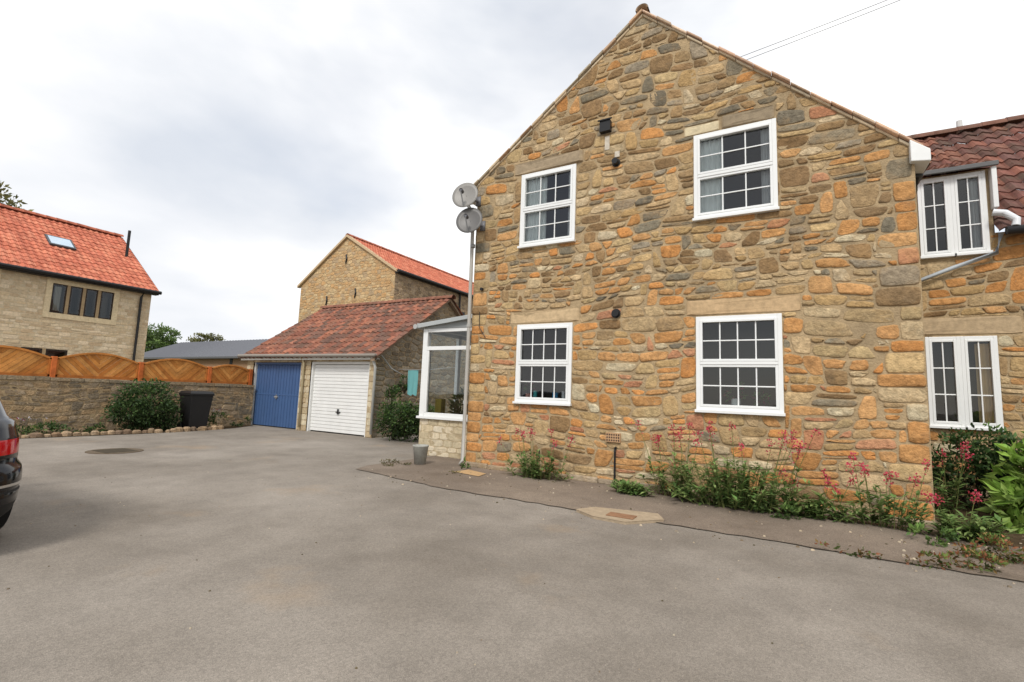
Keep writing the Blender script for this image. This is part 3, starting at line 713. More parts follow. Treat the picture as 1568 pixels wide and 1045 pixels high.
for zz in (.9,2.15):
    for k in range(n): vs.append((-5.55+.26*k/(n-1),c0+.12+.02*math.sin(k*1.3),zz))
mb.add(vs,[(k,k+1,n+k+1,n+k) for k in range(n-1)],C(190,178,145)); mb.build('curtain',m_curt,cons,smooth=True)
bush('conservatory_plant',[(-5.9,c0+.5,1.0,.25,.25,.35)],300,.14,[C(90,120,60),C(70,100,50)],seed=61,parent=cons)
# ================================================================== GARAGE
gar=empty('double_garage'); g0=9.6; gq=PY(g0)
gp_=[(-15.62,0),(-9.75,0),(-9.75,2.16),(-15.62,2.16)]; doors=[(-15.28,-12.86,0,2.04),(-12.42,-9.98,0,2.06)]
def pal_ga(u,z,rnd): return vary(rnd.choice([C(212,196,166),C(200,182,148),C(220,206,176),C(192,172,140)]),.07,rnd)
mb=MB(); wallskin(mb,gp_,doors,gq); mb.build('front_mortar',m_mortar,gar)
mb=MB(); stones(mb,gp_,doors,gq,pal_ga,hr=(.14,.2),wr=(.25,.45),coursed=True,seed=41,gap=.005,proud=.01,it=1,jit=.002); mb.build('front_stones',m_rough,gar)
sp=[(g0,0),(15.6,0),(15.6,2.2),(12.6,4.28),(g0,2.2)]
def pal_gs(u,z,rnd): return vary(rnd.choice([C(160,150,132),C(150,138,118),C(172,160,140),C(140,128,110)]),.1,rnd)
mb=MB(); wallskin(mb,sp,[],PX(-9.75)); mb.build('side_mortar',m_mortar,gar)
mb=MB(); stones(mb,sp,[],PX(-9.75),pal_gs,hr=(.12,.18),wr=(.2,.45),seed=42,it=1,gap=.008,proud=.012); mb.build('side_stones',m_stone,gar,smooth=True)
mb=MB(); mb.box(-15.62,-15.58,g0+.01,15.6,0,2.2); mb.box(-15.62,-9.75,15.56,15.6,0,2.2); mb.add([(-15.6,g0,2.2),(-15.6,15.6,2.2),(-15.6,12.6,4.28)],[(0,1,2)]); mb.build('other_walls',m_mortar,gar)
mb=MB(); yb=g0+.12
bl=C(74,104,150); x0,x1=-15.28,-12.86
mb.box(x0,x0+.07,yb-.08,yb+.02,0,2.04,C(225,225,220)); mb.box(x1-.07,x1,yb-.08,yb+.02,0,2.04,C(225,225,220)); mb.box(x0+.07,x1-.07,yb-.08,yb+.02,1.97,2.04,C(78,106,150))
n=16; wdt=(x1-x0-.14)/n
for i in range(n): mb.box(x0+.07+i*wdt+.008,x0+.07+(i+1)*wdt-.008,yb-.022,yb,.03,1.96,vary(bl,.04))
mb.box(x0+.07,x1-.07,yb-.005,yb+.02,.03,1.96,C(46,74,118)); mb.box(x0+.07,x1-.07,yb-.03,yb,1.0,1.04,bl); mb.box(-14.15,-13.99,yb-.06,yb-.02,.93,.97,(.3,.3,.3)); mb.box(-14.09,-14.05,yb-.05,yb-.02,.88,1.02,(.2,.2,.2))
mb.build('blue_door',m_paint,gar,bevel=.004)
mb=MB(); x0,x1=-12.42,-9.98; wh=C(238,238,235,.85)
mb.box(x0,x0+.06,yb-.09,yb+.02,0,2.06,wh); mb.box(x1-.06,x1,yb-.09,yb+.02,0,2.06,wh); mb.box(x0+.06,x1-.06,yb-.09,yb+.02,1.99,2.06,wh)
n=20; hh=1.95/n
for i in range(n): 
    z=.03+i*hh; mb.add([(x0+.06,yb-.022,z+.010),(x1-.06,yb-.022,z+.010),(x1-.06,yb-.014,z+hh-.004),(x0+.06,yb-.014,z+hh-.004),(x0+.06,yb-.004,z+hh),(x1-.06,yb-.004,z+hh),(x0+.06,yb-.006,z),(x1-.06,yb-.006,z)],[(0,1,2,3),(3,2,5,4),(6,7,1,0)],wh)
mb.box(-11.28,-11.12,yb-.06,yb-.02,.60,.63,(.05,.05,.05)); mb.box(-11.22,-11.18,yb-.06,yb-.02,.55,.70,(.05,.05,.05))
mb.build('white_door',m_paint,gar)
mb=MB(); mb.box(-15.28,-9.98,yb+.03,yb+.05,0,2.1,(.03,.03,.03)); mb.build('door_backing',m_black,gar)
mb=MB(); mb.box(-15.75,-9.62,g0-.16,g0-.12,2.1,2.26,C(232,230,222)); mb.box(-15.75,-9.62,g0-.12,g0,2.12,2.14,C(210,205,195)); mb.build('fascia',m_paint,gar)
mb=MB(); mb.tube([(-15.8,g0-.22,2.24),(-9.58,g0-.22,2.21)],.05,C(150,142,132),0,10); mb.tube([(-9.72,g0-.2,2.2),(-9.7,g0-.12,2.0),(-9.7,g0-.07,1.9),(-9.7,g0-.07,.1)],.035,C(205,205,200),0,10)
mb.tube([(-12.66,g0-.2,2.2),(-12.66,g0-.07,2.02),(-12.66,g0-.07,.1)],.032,C(205,190,155),0,10)
mb.tube([(-9.68,g0+.1,2.25),(-9.66,g0+.5,1.9),(-9.68,g0+1.0,1.75)],.02,C(200,200,195),0,8)
mb.build('gutter_and_pipes',m_paint,gar,smooth=True)
def tile_ga(rnd,u,v): return vary(rnd.choice([C(156,102,82),C(142,94,78),C(134,98,84),C(164,110,88),C(120,90,78)]),.18,rnd)
gs=(4.3-2.2)/(12.6-g0)
mb=MB(); pantiles(mb,(-15.85,g0-.2,2.2-.2*gs+.1),(1,0,0),6.3,Vector((0,1,gs)),3.2*math.hypot(1,gs),tile_ga,seed=17)
pantiles(mb,(-15.85,15.8,2.2-.2*gs+.1),(1,0,0),6.3,Vector((0,-1,gs)),3.2*math.hypot(1,gs),tile_ga,seed=18); mb.build('roof_tiles',m_tile,gar)
mb=MB(); ridge_tiles(mb,(-15.88,12.6,4.38),(-9.5,12.6,4.38),.13,C(150,104,86),seed=5); mb.build('ridge_tiles',m_tile,gar,smooth=True)
mb=MB(); 
for s,ya in ((1,g0-.2),(-1,15.8)):
    X_=-9.62; a=(ya,2.2-.2*gs+.0); b=(12.6,4.3)
    vs=[(X_-.14,a[0],a[1]),(X_,a[0],a[1]),(X_,b[0],b[1]),(X_-.14,b[0],b[1]),(X_-.14,a[0],a[1]+.1),(X_,a[0],a[1]+.1),(X_,b[0],b[1]+.1),(X_-.14,b[0],b[1]+.1)]
    mb.add(vs,[(0,1,2,3),(4,5,6,7),(0,1,5,4),(2,3,7,6),(0,3,7,4),(1,2,6,5)],C(160,138,116))
mb.build('verge',m_rough,gar)
# ================================================================== BARN
barn=empty('stone_barn'); b0=20.0
bpoly=[(-27.5,0),(-19.3,0),(-19.3,8.15),(-23.4,10.6),(-27.5,7.85)]
def pal_ba(u,z,rnd): return vary(rnd.choice([C(218,186,140),C(210,174,128),C(222,194,150),C(204,168,124),C(214,172,122),C(196,170,136)]),.08,rnd)
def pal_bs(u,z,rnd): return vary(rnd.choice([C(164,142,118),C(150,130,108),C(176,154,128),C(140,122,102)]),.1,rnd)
mb=MB(); wallskin(mb,bpoly,[],PY(b0)); wallskin(mb,[(b0,0),(36,0),(36,8.15),(b0,8.15)],[],PX(-19.3)); mb.box(-27.5,-19.4,35.9,36,0,8.1); mb.box(-27.5,-27.4,b0+.02,36,0,7.85); mb.build('barn_mortar',m_mortar,barn)
mb=MB(); stones(mb,[(p[0],max(p[1],3.2)) for p in bpoly],[],PY(b0),pal_ba,hr=(.14,.22),wr=(.22,.5),seed=51,it=1,gap=.008,proud=.012)
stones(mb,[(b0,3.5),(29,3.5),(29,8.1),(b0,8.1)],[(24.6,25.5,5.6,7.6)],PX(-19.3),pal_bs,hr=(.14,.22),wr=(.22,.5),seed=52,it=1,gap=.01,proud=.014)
mb.build('barn_stones',m_stone,barn,smooth=True)
mb=MB()
for (x,z) in ((-24.9,6.7),(-22.4,7.0),(-23.4,9.2)):
    mb.tube([(x-.02,b0-.03,z-.28),(x+.06,b0-.06,z),(x-.02,b0-.03,z+.28)],.05,(.05,.035,.03),0,6)
mb.box(-19.32,-19.27,24.6,25.5,5.6,7.6,(.04,.04,.045)); mb.box(-19.3,-19.25,26.6,26.9,6.2,6.8,(.04,.04,.045))
mb.build('tie_plates',m_black,barn)
def tile_nw(rnd,u,v): return vary(rnd.choice([C(220,134,106,.72),C(212,124,98,.72),C(226,144,114,.72),C(204,120,94,.72)]),.09,rnd)
bsr=(10.6-8.15)/4.1; bsl=(10.6-7.85)/4.1
mb=MB(); pantiles(mb,(-19.05,b0-.1,8.15-.25*bsr+.08),(0,1,0),16.2,Vector((-1,0,bsr)),4.35*math.hypot(1,bsr),tile_nw,seed=21,seg=6); pantiles(mb,(-27.75,b0-.1,7.85-.25*bsl+.08),(0,1,0),16.2,Vector((1,0,bsl)),4.35*math.hypot(1,bsl),tile_nw,seed=22,seg=4); mb.build('barn_roof',m_tile_new,barn)
mb=MB(); ridge_tiles(mb,(-23.4,b0-.1,10.68),(-23.4,36.1,10.68),.15,C(215,130,102,.72),seed=6); mb.build('barn_ridge',m_tile_new,barn,smooth=True)
mb=MB(); mb.tube([(-18.98,b0-.1,8.05),(-18.98,36,8.05)],.09,(.05,.045,.04),0,8); mb.box(-19.3,-19.1,b0,36,7.95,8.15,(.06,.05,.05))
mb.tube([(-19.2,26.2,8.0),(-19.2,26.2,2)],.06,(.05,.04,.04),0,8)
mb.build('barn_gutter',m_black,barn)
mb=MB()
for a,b in (((-27.72,7.75),(-23.4,10.62)),((-19.1,8.02),(-23.4,10.62))):
    vs=[(a[0],b0-.14,a[1]-.03),(b[0],b0-.14,b[1]-.03),(b[0],b0-.14,b[1]+.12),(a[0],b0-.14,a[1]+.12),(a[0],b0+.1,a[1]-.03),(b[0],b0+.1,b[1]-.03),(b[0],b0+.1,b[1]+.12),(a[0],b0+.1,a[1]+.12)]
    mb.add(vs,[(0,1,2,3),(4,5,6,7),(0,1,5,4),(2,3,7,6),(0,3,7,4),(1,2,6,5)],C(214,188,152))
mb.build('barn_verge',m_rough,barn)
# ================================================================== LEFT HOUSE
lh=empty('modern_stone_house'); lx=-24.0; lp=PX(lx)
lw2=[(6.9,8.82,3.72,4.84),(3.6,5.3,3.72,4.84),(4.2,7.6,.9,2.35)]
sur=[(6.72,9.0,3.52,3.72),(6.72,9.0,4.84,5.06),(6.72,6.9,3.72,4.84),(8.82,9.0,3.72,4.84),(3.4,5.5,3.52,3.72),(3.4,5.5,4.84,5.06),(5.3,5.5,3.72,4.84)]
lpoly=[(-4,0),(10.15,0),(10.15,5.3),(-4,5.3)]
def pal_l(u,z,rnd): return vary(rnd.choice([C(226,206,172),C(220,198,162),C(212,190,156),C(232,212,180),C(208,184,150)]),.07,rnd)
m_pm=attr_mat('pale_mortar',.95,.12,5,.3,40,.01,.1,color=C(214,198,168))
mb=MB(); wallskin(mb,lpoly,lw2,lp); mb.add([(-24,10.15,0),(-32,10.15,0),(-32,10.15,5.3),(-28,10.15,8.1),(-24,10.15,5.3)],[(0,1,2,3,4)]); mb.add([(-24,-4,0),(-32,-4,0),(-32,-4,5.3),(-28,-4,8.1),(-24,-4,5.3)],[(0,1,2,3,4)]); mb.box(-32,-31.9,-4,10.1,0,5.3)
mb.build('wall_mortar',m_pm,lh)
mb=MB(); MORT=C(214,198,168); stones(mb,[(2,1),(10.15,1),(10.15,5.3),(2,5.3)],lw2+sur,lp,pal_l,hr=(.09,.16),wr=(.2,.5),coursed=True,seed=61,gap=.004,proud=.008,it=1,jit=.003)
for a,b,c,d in sur: mb.box(a,b,c,d,-.02,.035,C(228,208,170),mp=lp)
m_brown=attr_mat('brown_frame',.5,.1,3,0,color=C(74,60,50,.6))
for (a,b,c,d),k in ((lw2[0],4),(lw2[1],4),(lw2[2],5)):
    wd=(b-a)/k
    for i in range(1,k): mb.box(a+i*wd-.05,a+i*wd+.05,c,d,-.1,.01,C(176,152,118),mp=lp)
    for i in range(k):
        window(lh,'casement',lp,a+i*wd+(.05 if i else 0),a+(i+1)*wd-(.05 if i<k-1 else 0),c,d,1,fr=.045,proud=-.02,split=False,bars=False,mat=m_brown,curtains=[(a+i*wd+.1,a+i*wd+.3,c+.1,d-.1,C(180,175,165))] if i in (0,) else ())
mb.build('wall_stones',m_rough,lh)
mb=MB(); lsl=(8.1-5.3)/4
pantiles(mb,(lx+.3,-4.1,5.3-.3*lsl+.08),(0,1,0),14.4,Vector((-1,0,lsl)),4.3*math.hypot(1,lsl),tile_nw,seed=25,seg=6); pantiles(mb,(-32.3,-4.1,5.3-.3*lsl+.08),(0,1,0),14.4,Vector((1,0,lsl)),4.3*math.hypot(1,lsl),tile_nw,seed=26,seg=4); mb.build('roof_tiles',m_tile_new,lh)
mb=MB(); ridge_tiles(mb,(-28,-4.1,8.2),(-28,10.3,8.2),.14,C(215,130,102,.72),seed=3); mb.build('ridge',m_tile_new,lh,smooth=True)
mb=MB(); mb.tube([(lx+.36,-4.1,5.12),(lx+.36,10.35,5.12)],.075,(.02,.02,.02),0,8); mb.box(lx,lx+.3,-4.1,10.3,5.02,5.16,(.03,.03,.03)); mb.tube([(lx+.34,9.75,5.1),(lx+.08,9.75,4.85),(lx+.08,9.75,0)],.05,(.03,.025,.025),0,8)
mb.add([(lx+.3,10.3,5.05),(lx+.3,10.32,5.17),(-28,10.32,8.2),(-28,10.3,8.05)],[(0,1,2,3)],(.05,.04,.04))
mb.tube([(-26.2,9.9,6.6),(-26.2,9.9,8.15)],.06,(.06,.12,.10),0,8)
mb.build('gutter_and_downpipe',m_black,lh)
nrm=Vector((lsl,0,1)).normalized()
mb=MB()
def onroof(y,x,o): 
    z=5.3+(lx-x)*lsl+.08; return (x+nrm.x*o,y,z+nrm.z*o)
def slab(y0,y1,x0,x1,o0,o1,col,mi=0):
    vs=[onroof(y,x,o) for y in (y0,y1) for x in (x0,x1) for o in (o0,o1)]
    mb.add(vs,[(0,1,3,2),(4,6,7,5),(0,4,5,1),(2,3,7,6),(0,2,6,4),(1,5,7,3)],col,mi)
slab(7.1,7.95,-26.4,-25.7,.03,.10,(.05,.06,.07)); slab(7.17,7.88,-26.33,-25.77,.10,.105,(.45,.55,.65))
mb.build('skylight',m_paint,lh)
# ================================================================== GREY BARN
gb=empty('grey_roofed_barn')
mb=MB(); mb.box(-74,-38,30,42,0,4.2,C(165,130,100)); mb.box(-52,-51.5,29.95,30,2.2,4.2,(.05,.05,.05)); mb.build('walls',m_rough,gb)
mb=MB(); n=180; vs=[];fs=[]
for i in range(n+1):
    x=-75+38*i/n; o=.06*math.sin(i*2.1)
    vs+=[(x,29.5,4.15+o),(x,36,6.9+o),(x,42.5,4.15+o)]
for i in range(n): a=3*i; fs+=[(a,a+1,a+4,a+3),(a+1,a+2,a+5,a+4)]
mb.add(vs,fs,C(106,108,116,.6)); mb.box(-75,-37,29.4,29.6,4.0,4.2,(.08,.08,.08)); mb.build('corrugated_roof',m_paint,gb)
# ================================================================== BOUNDARY WALL + FENCE
bw=empty('boundary_wall'); bxp=PX(-15.1); MORT=C(158,140,116)
def pal_bw(u,z,rnd): return vary(rnd.choice([C(172,152,126),C(158,140,116),C(182,162,136),C(146,130,108),C(188,160,124),C(138,126,108)]),.11,rnd)
mb=MB(); mb.box(-15.4,-15.1,-8,9.58,0,1.22); mb.build('core',m_mortar,bw)
mb=MB(); stones(mb,[(0,0),(9.58,0),(9.58,1.22),(0,1.22)],[],bxp,pal_bw,hr=(.07,.14),seed=71,gap=.007,proud=.014,rubble=1.0)
y=-1.0; rb=random.Random(3)
while y<9.4:
    l=rb.uniform(.25,.55); l=min(l,9.57-y); mb.box(-15.42,-15.06-rb.uniform(0,.02),y+.005,y+l-.005,1.22,1.30+rb.uniform(-.01,.015),vary(C(160,144,120),.15,rb)); y+=l
mb.build('stones',m_stone,bw,smooth=False)
fn=empty('timber_fence'); fx=-15.25; fp=PX(fx)
fc=[C(206,140,72),C(198,130,64),C(214,150,82),C(190,122,60)]
posts=[-.8,1.0,2.8,4.6,6.4,8.2,9.5]
mb=MB(); rf=random.Random(8)
for p in posts: mb.box(fx-.05,fx+.06,p-.05,p+.05,1.2,1.80,vary(C(206,112,58),.08,rf))
mb.build('posts',m_wood,fn,bevel=.008)
mb=MB()
for i in range(len(posts)-1):
    a,b=posts[i]+.05,posts[i+1]-.05; zb=1.32; ze=1.76; zt=ze+.2*(b-a)/1.7
    mid=(a+b)/2
    for side in (0,1):
        for k in range(-4,40):
            wd=.085
            base=[(a,zb),(b,zb)]+[(a+(b-a)*(1-q/12),ze+(zt-ze)*math.sin(math.pi*q/12)-.03) for q in range(13)]
            p=clip(base,1,0,mid) if side==0 else clip(base,-1,0,-mid)
            s=.7071; sx=s if side==0 else -s
            off=sx*(a if side==0 else b)+s*zb
            p=clip(p,sx,s,off+(k+1)*wd-.006)
            if len(p)<3: continue
            p=clip(p,-sx,-s,-(off+k*wd))
            if len(p)<3: continue
            dd=.006*(k%2); col=vary(rf.choice(fc),.10,rf); nn=len(p)
            vs=[fp(u,z,dd) for u,z in p]+[fp(u,z,dd-.02) for u,z in p]
            mb.add(vs,[tuple(range(nn)),tuple(range(nn,2*nn))]+[(q,(q+1)%nn,nn+(q+1)%nn,nn+q) for q in range(nn)],col)
    for k in range(12):
        u0=a+(b-a)*k/12;u1=a+(b-a)*(k+1)/12; z0=ze+(zt-ze)*math.sin(math.pi*k/12); z1=ze+(zt-ze)*math.sin(math.pi*(k+1)/12)
        q=[(u0,z0-.035),(u1,z1-.035),(u1,z1+.012),(u0,z0+.012)]
        vs=[fp(u,z,.03) for u,z in q]+[fp(u,z,-.03) for u,z in q]
        mb.add(vs,[(0,1,2,3),(4,5,6,7),(0,1,5,4),(2,3,7,6),(0,3,7,4),(1,2,6,5)],C(205,134,68))
    mb.box(a,b,zb-.02,zb+.05,-.03,.03,C(180,112,56),mp=fp); mb.box(a,a+.04,zb,ze,-.03,.03,C(195,122,60),mp=fp); mb.box(b-.04,b,zb,ze,-.03,.03,C(195,122,60),mp=fp)
mb.build('panels',m_wood,fn)
# ================================================================== SMALL OBJECTS
wb=empty('wheelie_bin'); bxx,byy=-14.35,7.45
mb=MB()
def frust(x,y,z0,z1,a0,b0_,a1,b1,col):
    vs=[(x+sx*a0,y+sy*b0_,z0) for sx,sy in ((-1,-1),(1,-1),(1,1),(-1,1))]+[(x+sx*a1,y+sy*b1,z1) for sx,sy in ((-1,-1),(1,-1),(1,1),(-1,1))]
    mb.add(vs,[(0,1,2,3),(4,5,6,7),(0,1,5,4),(1,2,6,5),(2,3,7,6),(3,0,4,7)],col)
frust(bxx,byy,.06,.95,.22,.23,.30,.29,(.02,.02,.02)); frust(bxx,byy,.95,1.0,.32,.31,.32,.31,(.02,.02,.02)); frust(bxx,byy,1.0,1.07,.33,.32,.25,.28,(.02,.02,.02))
mb.tube([(bxx-.3,byy-.25,.98),(bxx-.3,byy+.25,.98)],.02,(.02,.02,.02),0,8)
for s in (-1,1): mb.tube([(bxx-.2,byy+s*.24,.1),(bxx-.2,byy+s*.29,.1)],.1,(.02,.02,.02),0,14)
mb.build('body',m_black,wb,bevel=.015,recalc=True)
mb=MB(); vs=[];n=20
rings=[(.0,.09),(.0,.1),(.3,.135),(.31,.145),(.33,.145),(.33,.125),(.25,.115)]
for z,r in rings:
    for k in range(n): vs.append((-5.72+math.cos(6.2832*k/n)*r,6.85+math.sin(6.2832*k/n)*r,z+.012))
mb.add(vs,[(i*n+k,i*n+(k+1)%n,(i+1)*n+(k+1)%n,(i+1)*n+k) for i in range(len(rings)-1) for k in range(n)],C(178,178,170)); mb.build('plant_pot',m_rough,smooth=True)
wl=empty('washing_line'); mb=MB(); mb.tube([(-9.7,10.4,1.9),(-8.0,9.6,1.84),(-6.7,9.2,1.9)],.006,(.4,.4,.4),0,5); mb.build('line',m_paint,wl)
mb=MB(); vs=[];nx,nz=14,8
for j in range(nz):
    for i in range(nx):
        t=i/(nx-1); vs.append((-8.98+.55*t,10.04-.22*t+.03*math.sin(i*1.1+j*.3)*j/nz,1.85-.66*j/(nz-1)+(.02*math.sin(i) if j==nz-1 else 0)))
mb.add(vs,[(j*nx+i,j*nx+i+1,(j+1)*nx+i+1,(j+1)*nx+i) for j in range(nz-1) for i in range(nx-1)],C(120,185,185,.8)); mb.build('towel',m_curt,wl,smooth=True)
mb=MB(); rk=random.Random(12); y=2.6
while y<8.2:
    s=rk.uniform(.08,.17); xx=-13.92+.12*math.sin(y)-(max(0,y-6.6)*.25)
    poly=[(xx+math.cos(t)*s*rk.uniform(.7,1.1)*.6,y+math.sin(t)*s*rk.uniform(.7,1.1)*.8) for t in [k*6.2832/8 for k in range(8)]]
    h=rk.uniform(.06,.13); vs=[(a,b,0) for a,b in poly]+[(a*.97+xx*.03,b*.97+y*.03,h*rk.uniform(.6,.8)) for a,b in poly]+[(a*.5+xx*.5,b*.5+y*.5,h) for a,b in poly]
    mb.add(vs,[(k,(k+1)%8,8+(k+1)%8,8+k) for k in range(8)]+[(8+k,8+(k+1)%8,16+(k+1)%8,16+k) for k in range(8)]+[tuple(range(16,24))],vary(rk.choice([C(175,150,122),C(155,135,112),C(188,164,136),C(140,118,98)]),.12,rk)); y+=s*1.35
mb.build('rock_edging',m_stone,smooth=False)
# ================================================================== CAR
car=empty('parked_car')
def pm(name,col,rough,met=0,spec=.5):
    m,n_,b=newmat(name); b.inputs['Base Color'].default_value=(*col,1); b.inputs['Roughness'].default_value=rough; b.inputs['Metallic'].default_value=met; b.inputs['Specular IOR Level'].default_value=spec; return m
m_carp=pm('black_car_paint',(.008,.008,.010),.12,0,.35); m_carg=pm('car_glass',(.01,.012,.014),.03); m_red=pm('tail_lamp',(.5,.008,.01),.1,0,.35); m_trim=pm('car_trim',(.02,.02,.02),.6,0,.2); m_chr=pm('chrome',(.6,.6,.6),.15,1)
RG=[(.22,.10,4.15,.82),(.28,.04,4.24,.87),(.36,.01,4.29,.89),(.44,0,4.3,.895),(.455,.012,4.3,.89),(.485,0,4.3,.90),(.505,0,4.3,.90),(.57,.01,4.3,.90),(.61,.03,4.28,.895),(.64,.05,4.25,.90),(.69,.05,4.24,.90),(.71,.05,4.22,.90),(.78,.06,4.17,.895),(.82,.07,4.12,.892),(.84,.085,4.07,.885),(.90,.12,3.85,.87),(.945,.17,3.2,.85),(.965,.22,3.05,.83),(.985,.25,3.0,.81),(1.12,.35,2.7,.76),(1.28,.49,2.35,.69),(1.33,.52,2.25,.67),(1.36,.44,2.15,.65),(1.41,.62,2.0,.57),(1.44,.97,1.8,.42)]
NP=96; cx0=-4.93; cy0=.66
mb=MB(); vs=[]
def cpt(i,j):
    z,xr,xf,hw=RG[i]; t=6.2832*(j+.5)/NP; c_,s_=math.cos(t),math.sin(t); ex=2/(6.0 if i<9 else 5.0)
    x=math.copysign(abs(c_)**ex,c_); y=math.copysign(abs(s_)**ex,s_)
    xm=(xr+xf)/2; a=(xf-xr)/2
    bulge=.05*(1-y*y) if x<0 else .10*(1-y*y)
    X_=xm+x*a; X_+=(-bulge if x<-.5 else (bulge if x>.5 else 0))*min(1,abs(x))**3 * (1 if i<17 else .6)
    return (cx0-X_,cy0+y*hw,z)
for i in range(len(RG)):
    for j in range(NP): vs.append(cpt(i,j))
fs=[];ms=[]
for i in range(len(RG)-1):
    z0,z1=RG[i][0],RG[i+1][0]; zm=(z0+z1)/2
    for j in range(NP):
        a,b=cpt(i,j),cpt(i,(j+1)%NP); X_=cx0-(a[0]+b[0])/2; Y_=(a[1]+b[1])/2-cy0
        m=0
        if .70<zm<.83 and X_<.42 and abs(Y_)>.42: m=2
        if .655<zm<.85 and X_>3.75 and abs(Y_)>.55: m=4
        if .985<zm<1.33:
            m=1
            if X_ <.75 and abs(Y_)>.60 or (abs(Y_)>.6 and (1.9<X_<1.98)): m=0
        if .485<zm<.505 and X_<.25 and .45<abs(Y_): m=4
        if zm<.40: m=3
        if .44<zm<.456: m=3
        fs.append((i*NP+j,i*NP+(j+1)%NP,(i+1)*NP+(j+1)%NP,(i+1)*NP+j)); ms.append(m)
fs.append(tuple(range(NP))); ms.append(3); fs.append(tuple(range((len(RG)-1)*NP,len(RG)*NP))); ms.append(0)
mb.add(vs,fs,(.02,.02,.02)); mb.m=ms
mb.build('body',[m_carp,m_carg,m_red,m_trim,m_chr],car,smooth=True,recalc=True)
mb=MB()
for X_ in (.98,3.45):
    for s in (-1,1):
        yc=cy0+s*.74
        mb.tube([(cx0-X_,yc,.32),(cx0-X_,yc+s*.155,.32)],.32,(.02,.02,.02),0,32); mb.tube([(cx0-X_,yc+s*.155,.32),(cx0-X_,yc+s*.162,.32)],.21,(.5,.5,.5),1,24)
        mb.tube([(cx0-X_,cy0+s*.80,.36),(cx0-X_,cy0+s*.892,.36)],.37,(.02,.02,.02),0,32)
mb.box(cx0-.04,cx0+.07,cy0-.26,cy0+.26,.56,.67,(.7,.6,.1),2)
mb.box(cx0-3.6,cx0-1.2,cy0-.7,cy0+.7,.16,.3,(.02,.02,.02),0)
for s in (-1,1): mb.box(cx0-2.85,cx0-2.65,cy0+s*.9,cy0+s*1.02,.96,1.08,(.02,.02,.02),0)
mb.build('wheels_and_plate',[m_trim,m_chr,m_paint],car)
# ================================================================== PLANTS
DG=[C(84,112,58),C(70,98,50),C(98,124,68),C(60,88,46)]; MG=[C(112,142,72),C(130,158,86),C(94,126,64)]; BG=[C(166,204,92),C(146,188,78),C(180,212,108)]
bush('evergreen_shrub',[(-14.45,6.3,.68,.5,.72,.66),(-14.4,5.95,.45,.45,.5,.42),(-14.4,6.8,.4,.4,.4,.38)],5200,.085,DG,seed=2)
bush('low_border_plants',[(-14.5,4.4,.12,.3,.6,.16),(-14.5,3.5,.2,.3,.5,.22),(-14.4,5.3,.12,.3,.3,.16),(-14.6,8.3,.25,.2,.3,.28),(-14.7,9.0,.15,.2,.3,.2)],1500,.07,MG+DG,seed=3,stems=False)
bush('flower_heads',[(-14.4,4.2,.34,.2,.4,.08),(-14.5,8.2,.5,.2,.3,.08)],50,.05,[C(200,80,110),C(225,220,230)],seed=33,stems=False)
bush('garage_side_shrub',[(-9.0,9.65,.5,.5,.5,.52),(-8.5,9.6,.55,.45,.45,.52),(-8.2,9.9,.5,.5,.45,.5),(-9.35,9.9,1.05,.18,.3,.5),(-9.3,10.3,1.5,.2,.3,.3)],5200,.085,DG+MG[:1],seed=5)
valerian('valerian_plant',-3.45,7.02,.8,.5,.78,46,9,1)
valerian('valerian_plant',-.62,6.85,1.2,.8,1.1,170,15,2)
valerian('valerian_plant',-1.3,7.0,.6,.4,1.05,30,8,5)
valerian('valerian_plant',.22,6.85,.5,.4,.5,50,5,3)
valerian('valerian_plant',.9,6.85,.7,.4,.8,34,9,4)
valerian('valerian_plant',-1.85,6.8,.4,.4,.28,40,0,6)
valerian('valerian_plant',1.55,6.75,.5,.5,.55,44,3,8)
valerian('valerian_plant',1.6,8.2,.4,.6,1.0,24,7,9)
bush('base_weeds',[(-4.85,6.95,.06,.12,.1,.1),(-2.0,7.05,.05,.3,.1,.08),(-.1,6.6,.06,.3,.2,.09),(1.2,6.4,.05,.2,.2,.08)],520,.06,MG,seed=7,stems=False)
bush('apron_edge_weeds',[(.45,5.36,.04,.3,.06,.05),(.95,5.42,.05,.3,.08,.07),(1.3,5.55,.06,.2,.15,.1),(1.55,6.0,.08,.25,.2,.14)],900,.045,[C(160,130,80),C(130,150,75),C(115,132,68),C(175,115,80)],seed=8,stems=False)
bush('loose_weeds',[(-6.0,6.5,.03,.35,.3,.035),(-4.6,6.4,.02,.2,.1,.03)],300,.035,[C(160,142,102),C(125,128,80)],seed=9,stems=False)
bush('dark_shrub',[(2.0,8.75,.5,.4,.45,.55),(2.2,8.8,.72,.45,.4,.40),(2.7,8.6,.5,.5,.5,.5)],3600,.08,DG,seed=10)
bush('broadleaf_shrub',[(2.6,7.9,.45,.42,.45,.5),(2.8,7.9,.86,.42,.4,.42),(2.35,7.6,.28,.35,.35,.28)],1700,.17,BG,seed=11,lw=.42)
mb=MB(); rp=random.Random(4)
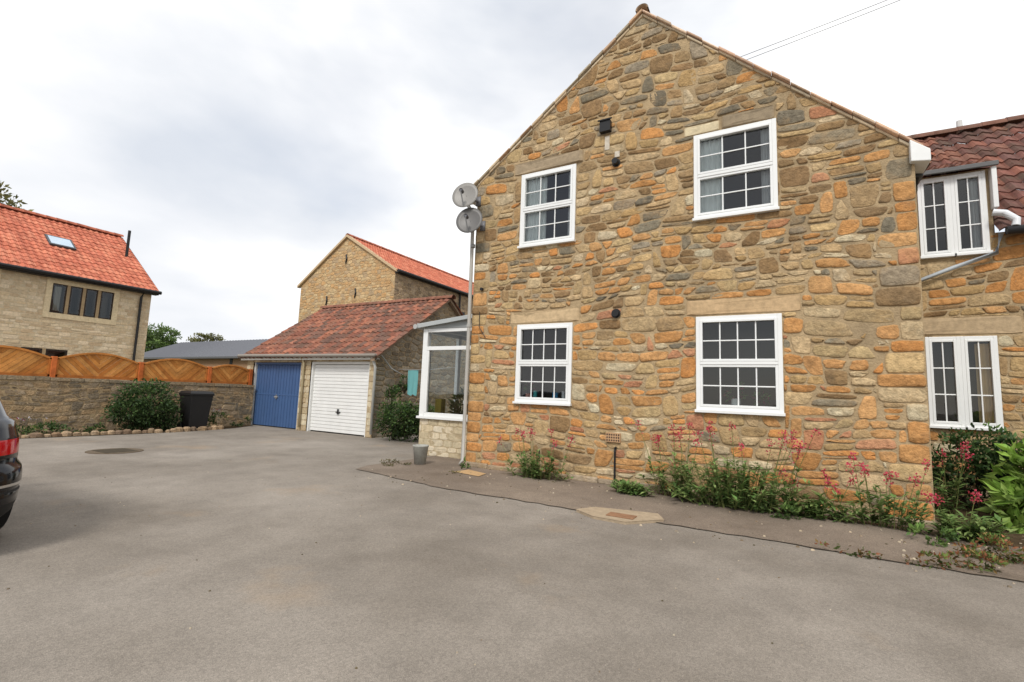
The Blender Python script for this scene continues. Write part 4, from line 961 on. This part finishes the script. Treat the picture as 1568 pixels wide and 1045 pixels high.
for i in range(620):
    if i<420:
        x=rp.uniform(-5.5,3.2); y=rp.uniform(5.5,7.2) if rp.random()<.7 else rp.uniform(5.1,5.6); s=rp.uniform(.005,.018)
        if rp.random()<.4: x=rp.uniform(.8,3.4); y=rp.uniform(5.5,7.5)
    else: x=rp.uniform(-9,3); y=rp.uniform(1,6); s=rp.uniform(.003,.009)
    vs=[(x+math.cos(t)*s*rp.uniform(.7,1.2),y+math.sin(t)*s*rp.uniform(.7,1.2),.010 if y>5.4 else 0) for t in (0,1.26,2.5,3.8,5)]; vs+=[(a*.7+x*.3,b*.7+y*.3,c+s*.7) for a,b,c in vs]
    mb.add(vs,[(k,(k+1)%5,5+(k+1)%5,5+k) for k in range(5)]+[(5,6,7,8,9)],vary(rp.choice([C(170,155,135),C(130,115,95),C(200,185,160),C(100,90,70)]),.2,rp))
mb.build('gravel',m_rough)
# ================================================================== TREES
def tree(name,x,y,h,r,n,seed,cols,ls=.5):
    rnd=random.Random(seed); mb=MB()
    mb.tube([(x,y,0),(x+.2,y,h*.3),(x-.1,y+.1,h*.6)],.035*h*.6,C(90,75,60),0,9,.012*h*.6)
    blobs=[]
    for i in range(13):
        a=rnd.uniform(0,6.28); rr=r*rnd.uniform(.2,.75); z=h*rnd.uniform(.5,.88-.15*rr/r)
        p=(x+math.cos(a)*rr,y+math.sin(a)*rr,z); mb.tube([(x,y,h*.35),((x+p[0])/2,(y+p[1])/2,(h*.4+z)/2),p],.1*h/10,C(90,75,60),0,6,.02)
        blobs.append((*p,r*rnd.uniform(.28,.45),r*rnd.uniform(.28,.45),h*rnd.uniform(.1,.15)))
    bush(name,blobs,n,ls,cols,seed=seed,build=False,mb=mb,stems=False); return mb.build(name,m_leaf)
TG=[C(140,138,84),C(122,124,72),C(152,146,94),C(106,110,64)]
tree('broadleaf_tree',-53,9.0,17.2,5.5,6000,1,TG,.38)
tree('broadleaf_tree',-53,10.8,18.0,3.6,5000,12,TG,.38)
tree('broadleaf_tree',-86,37,11.2,5.5,6000,2,[C(115,142,74),C(98,128,64),C(128,152,84)],.42)
tree('broadleaf_tree',-128,68,15,6,4000,3,TG,.6)
tree('broadleaf_tree',-100,46,9.5,6,3000,4,TG,.5)
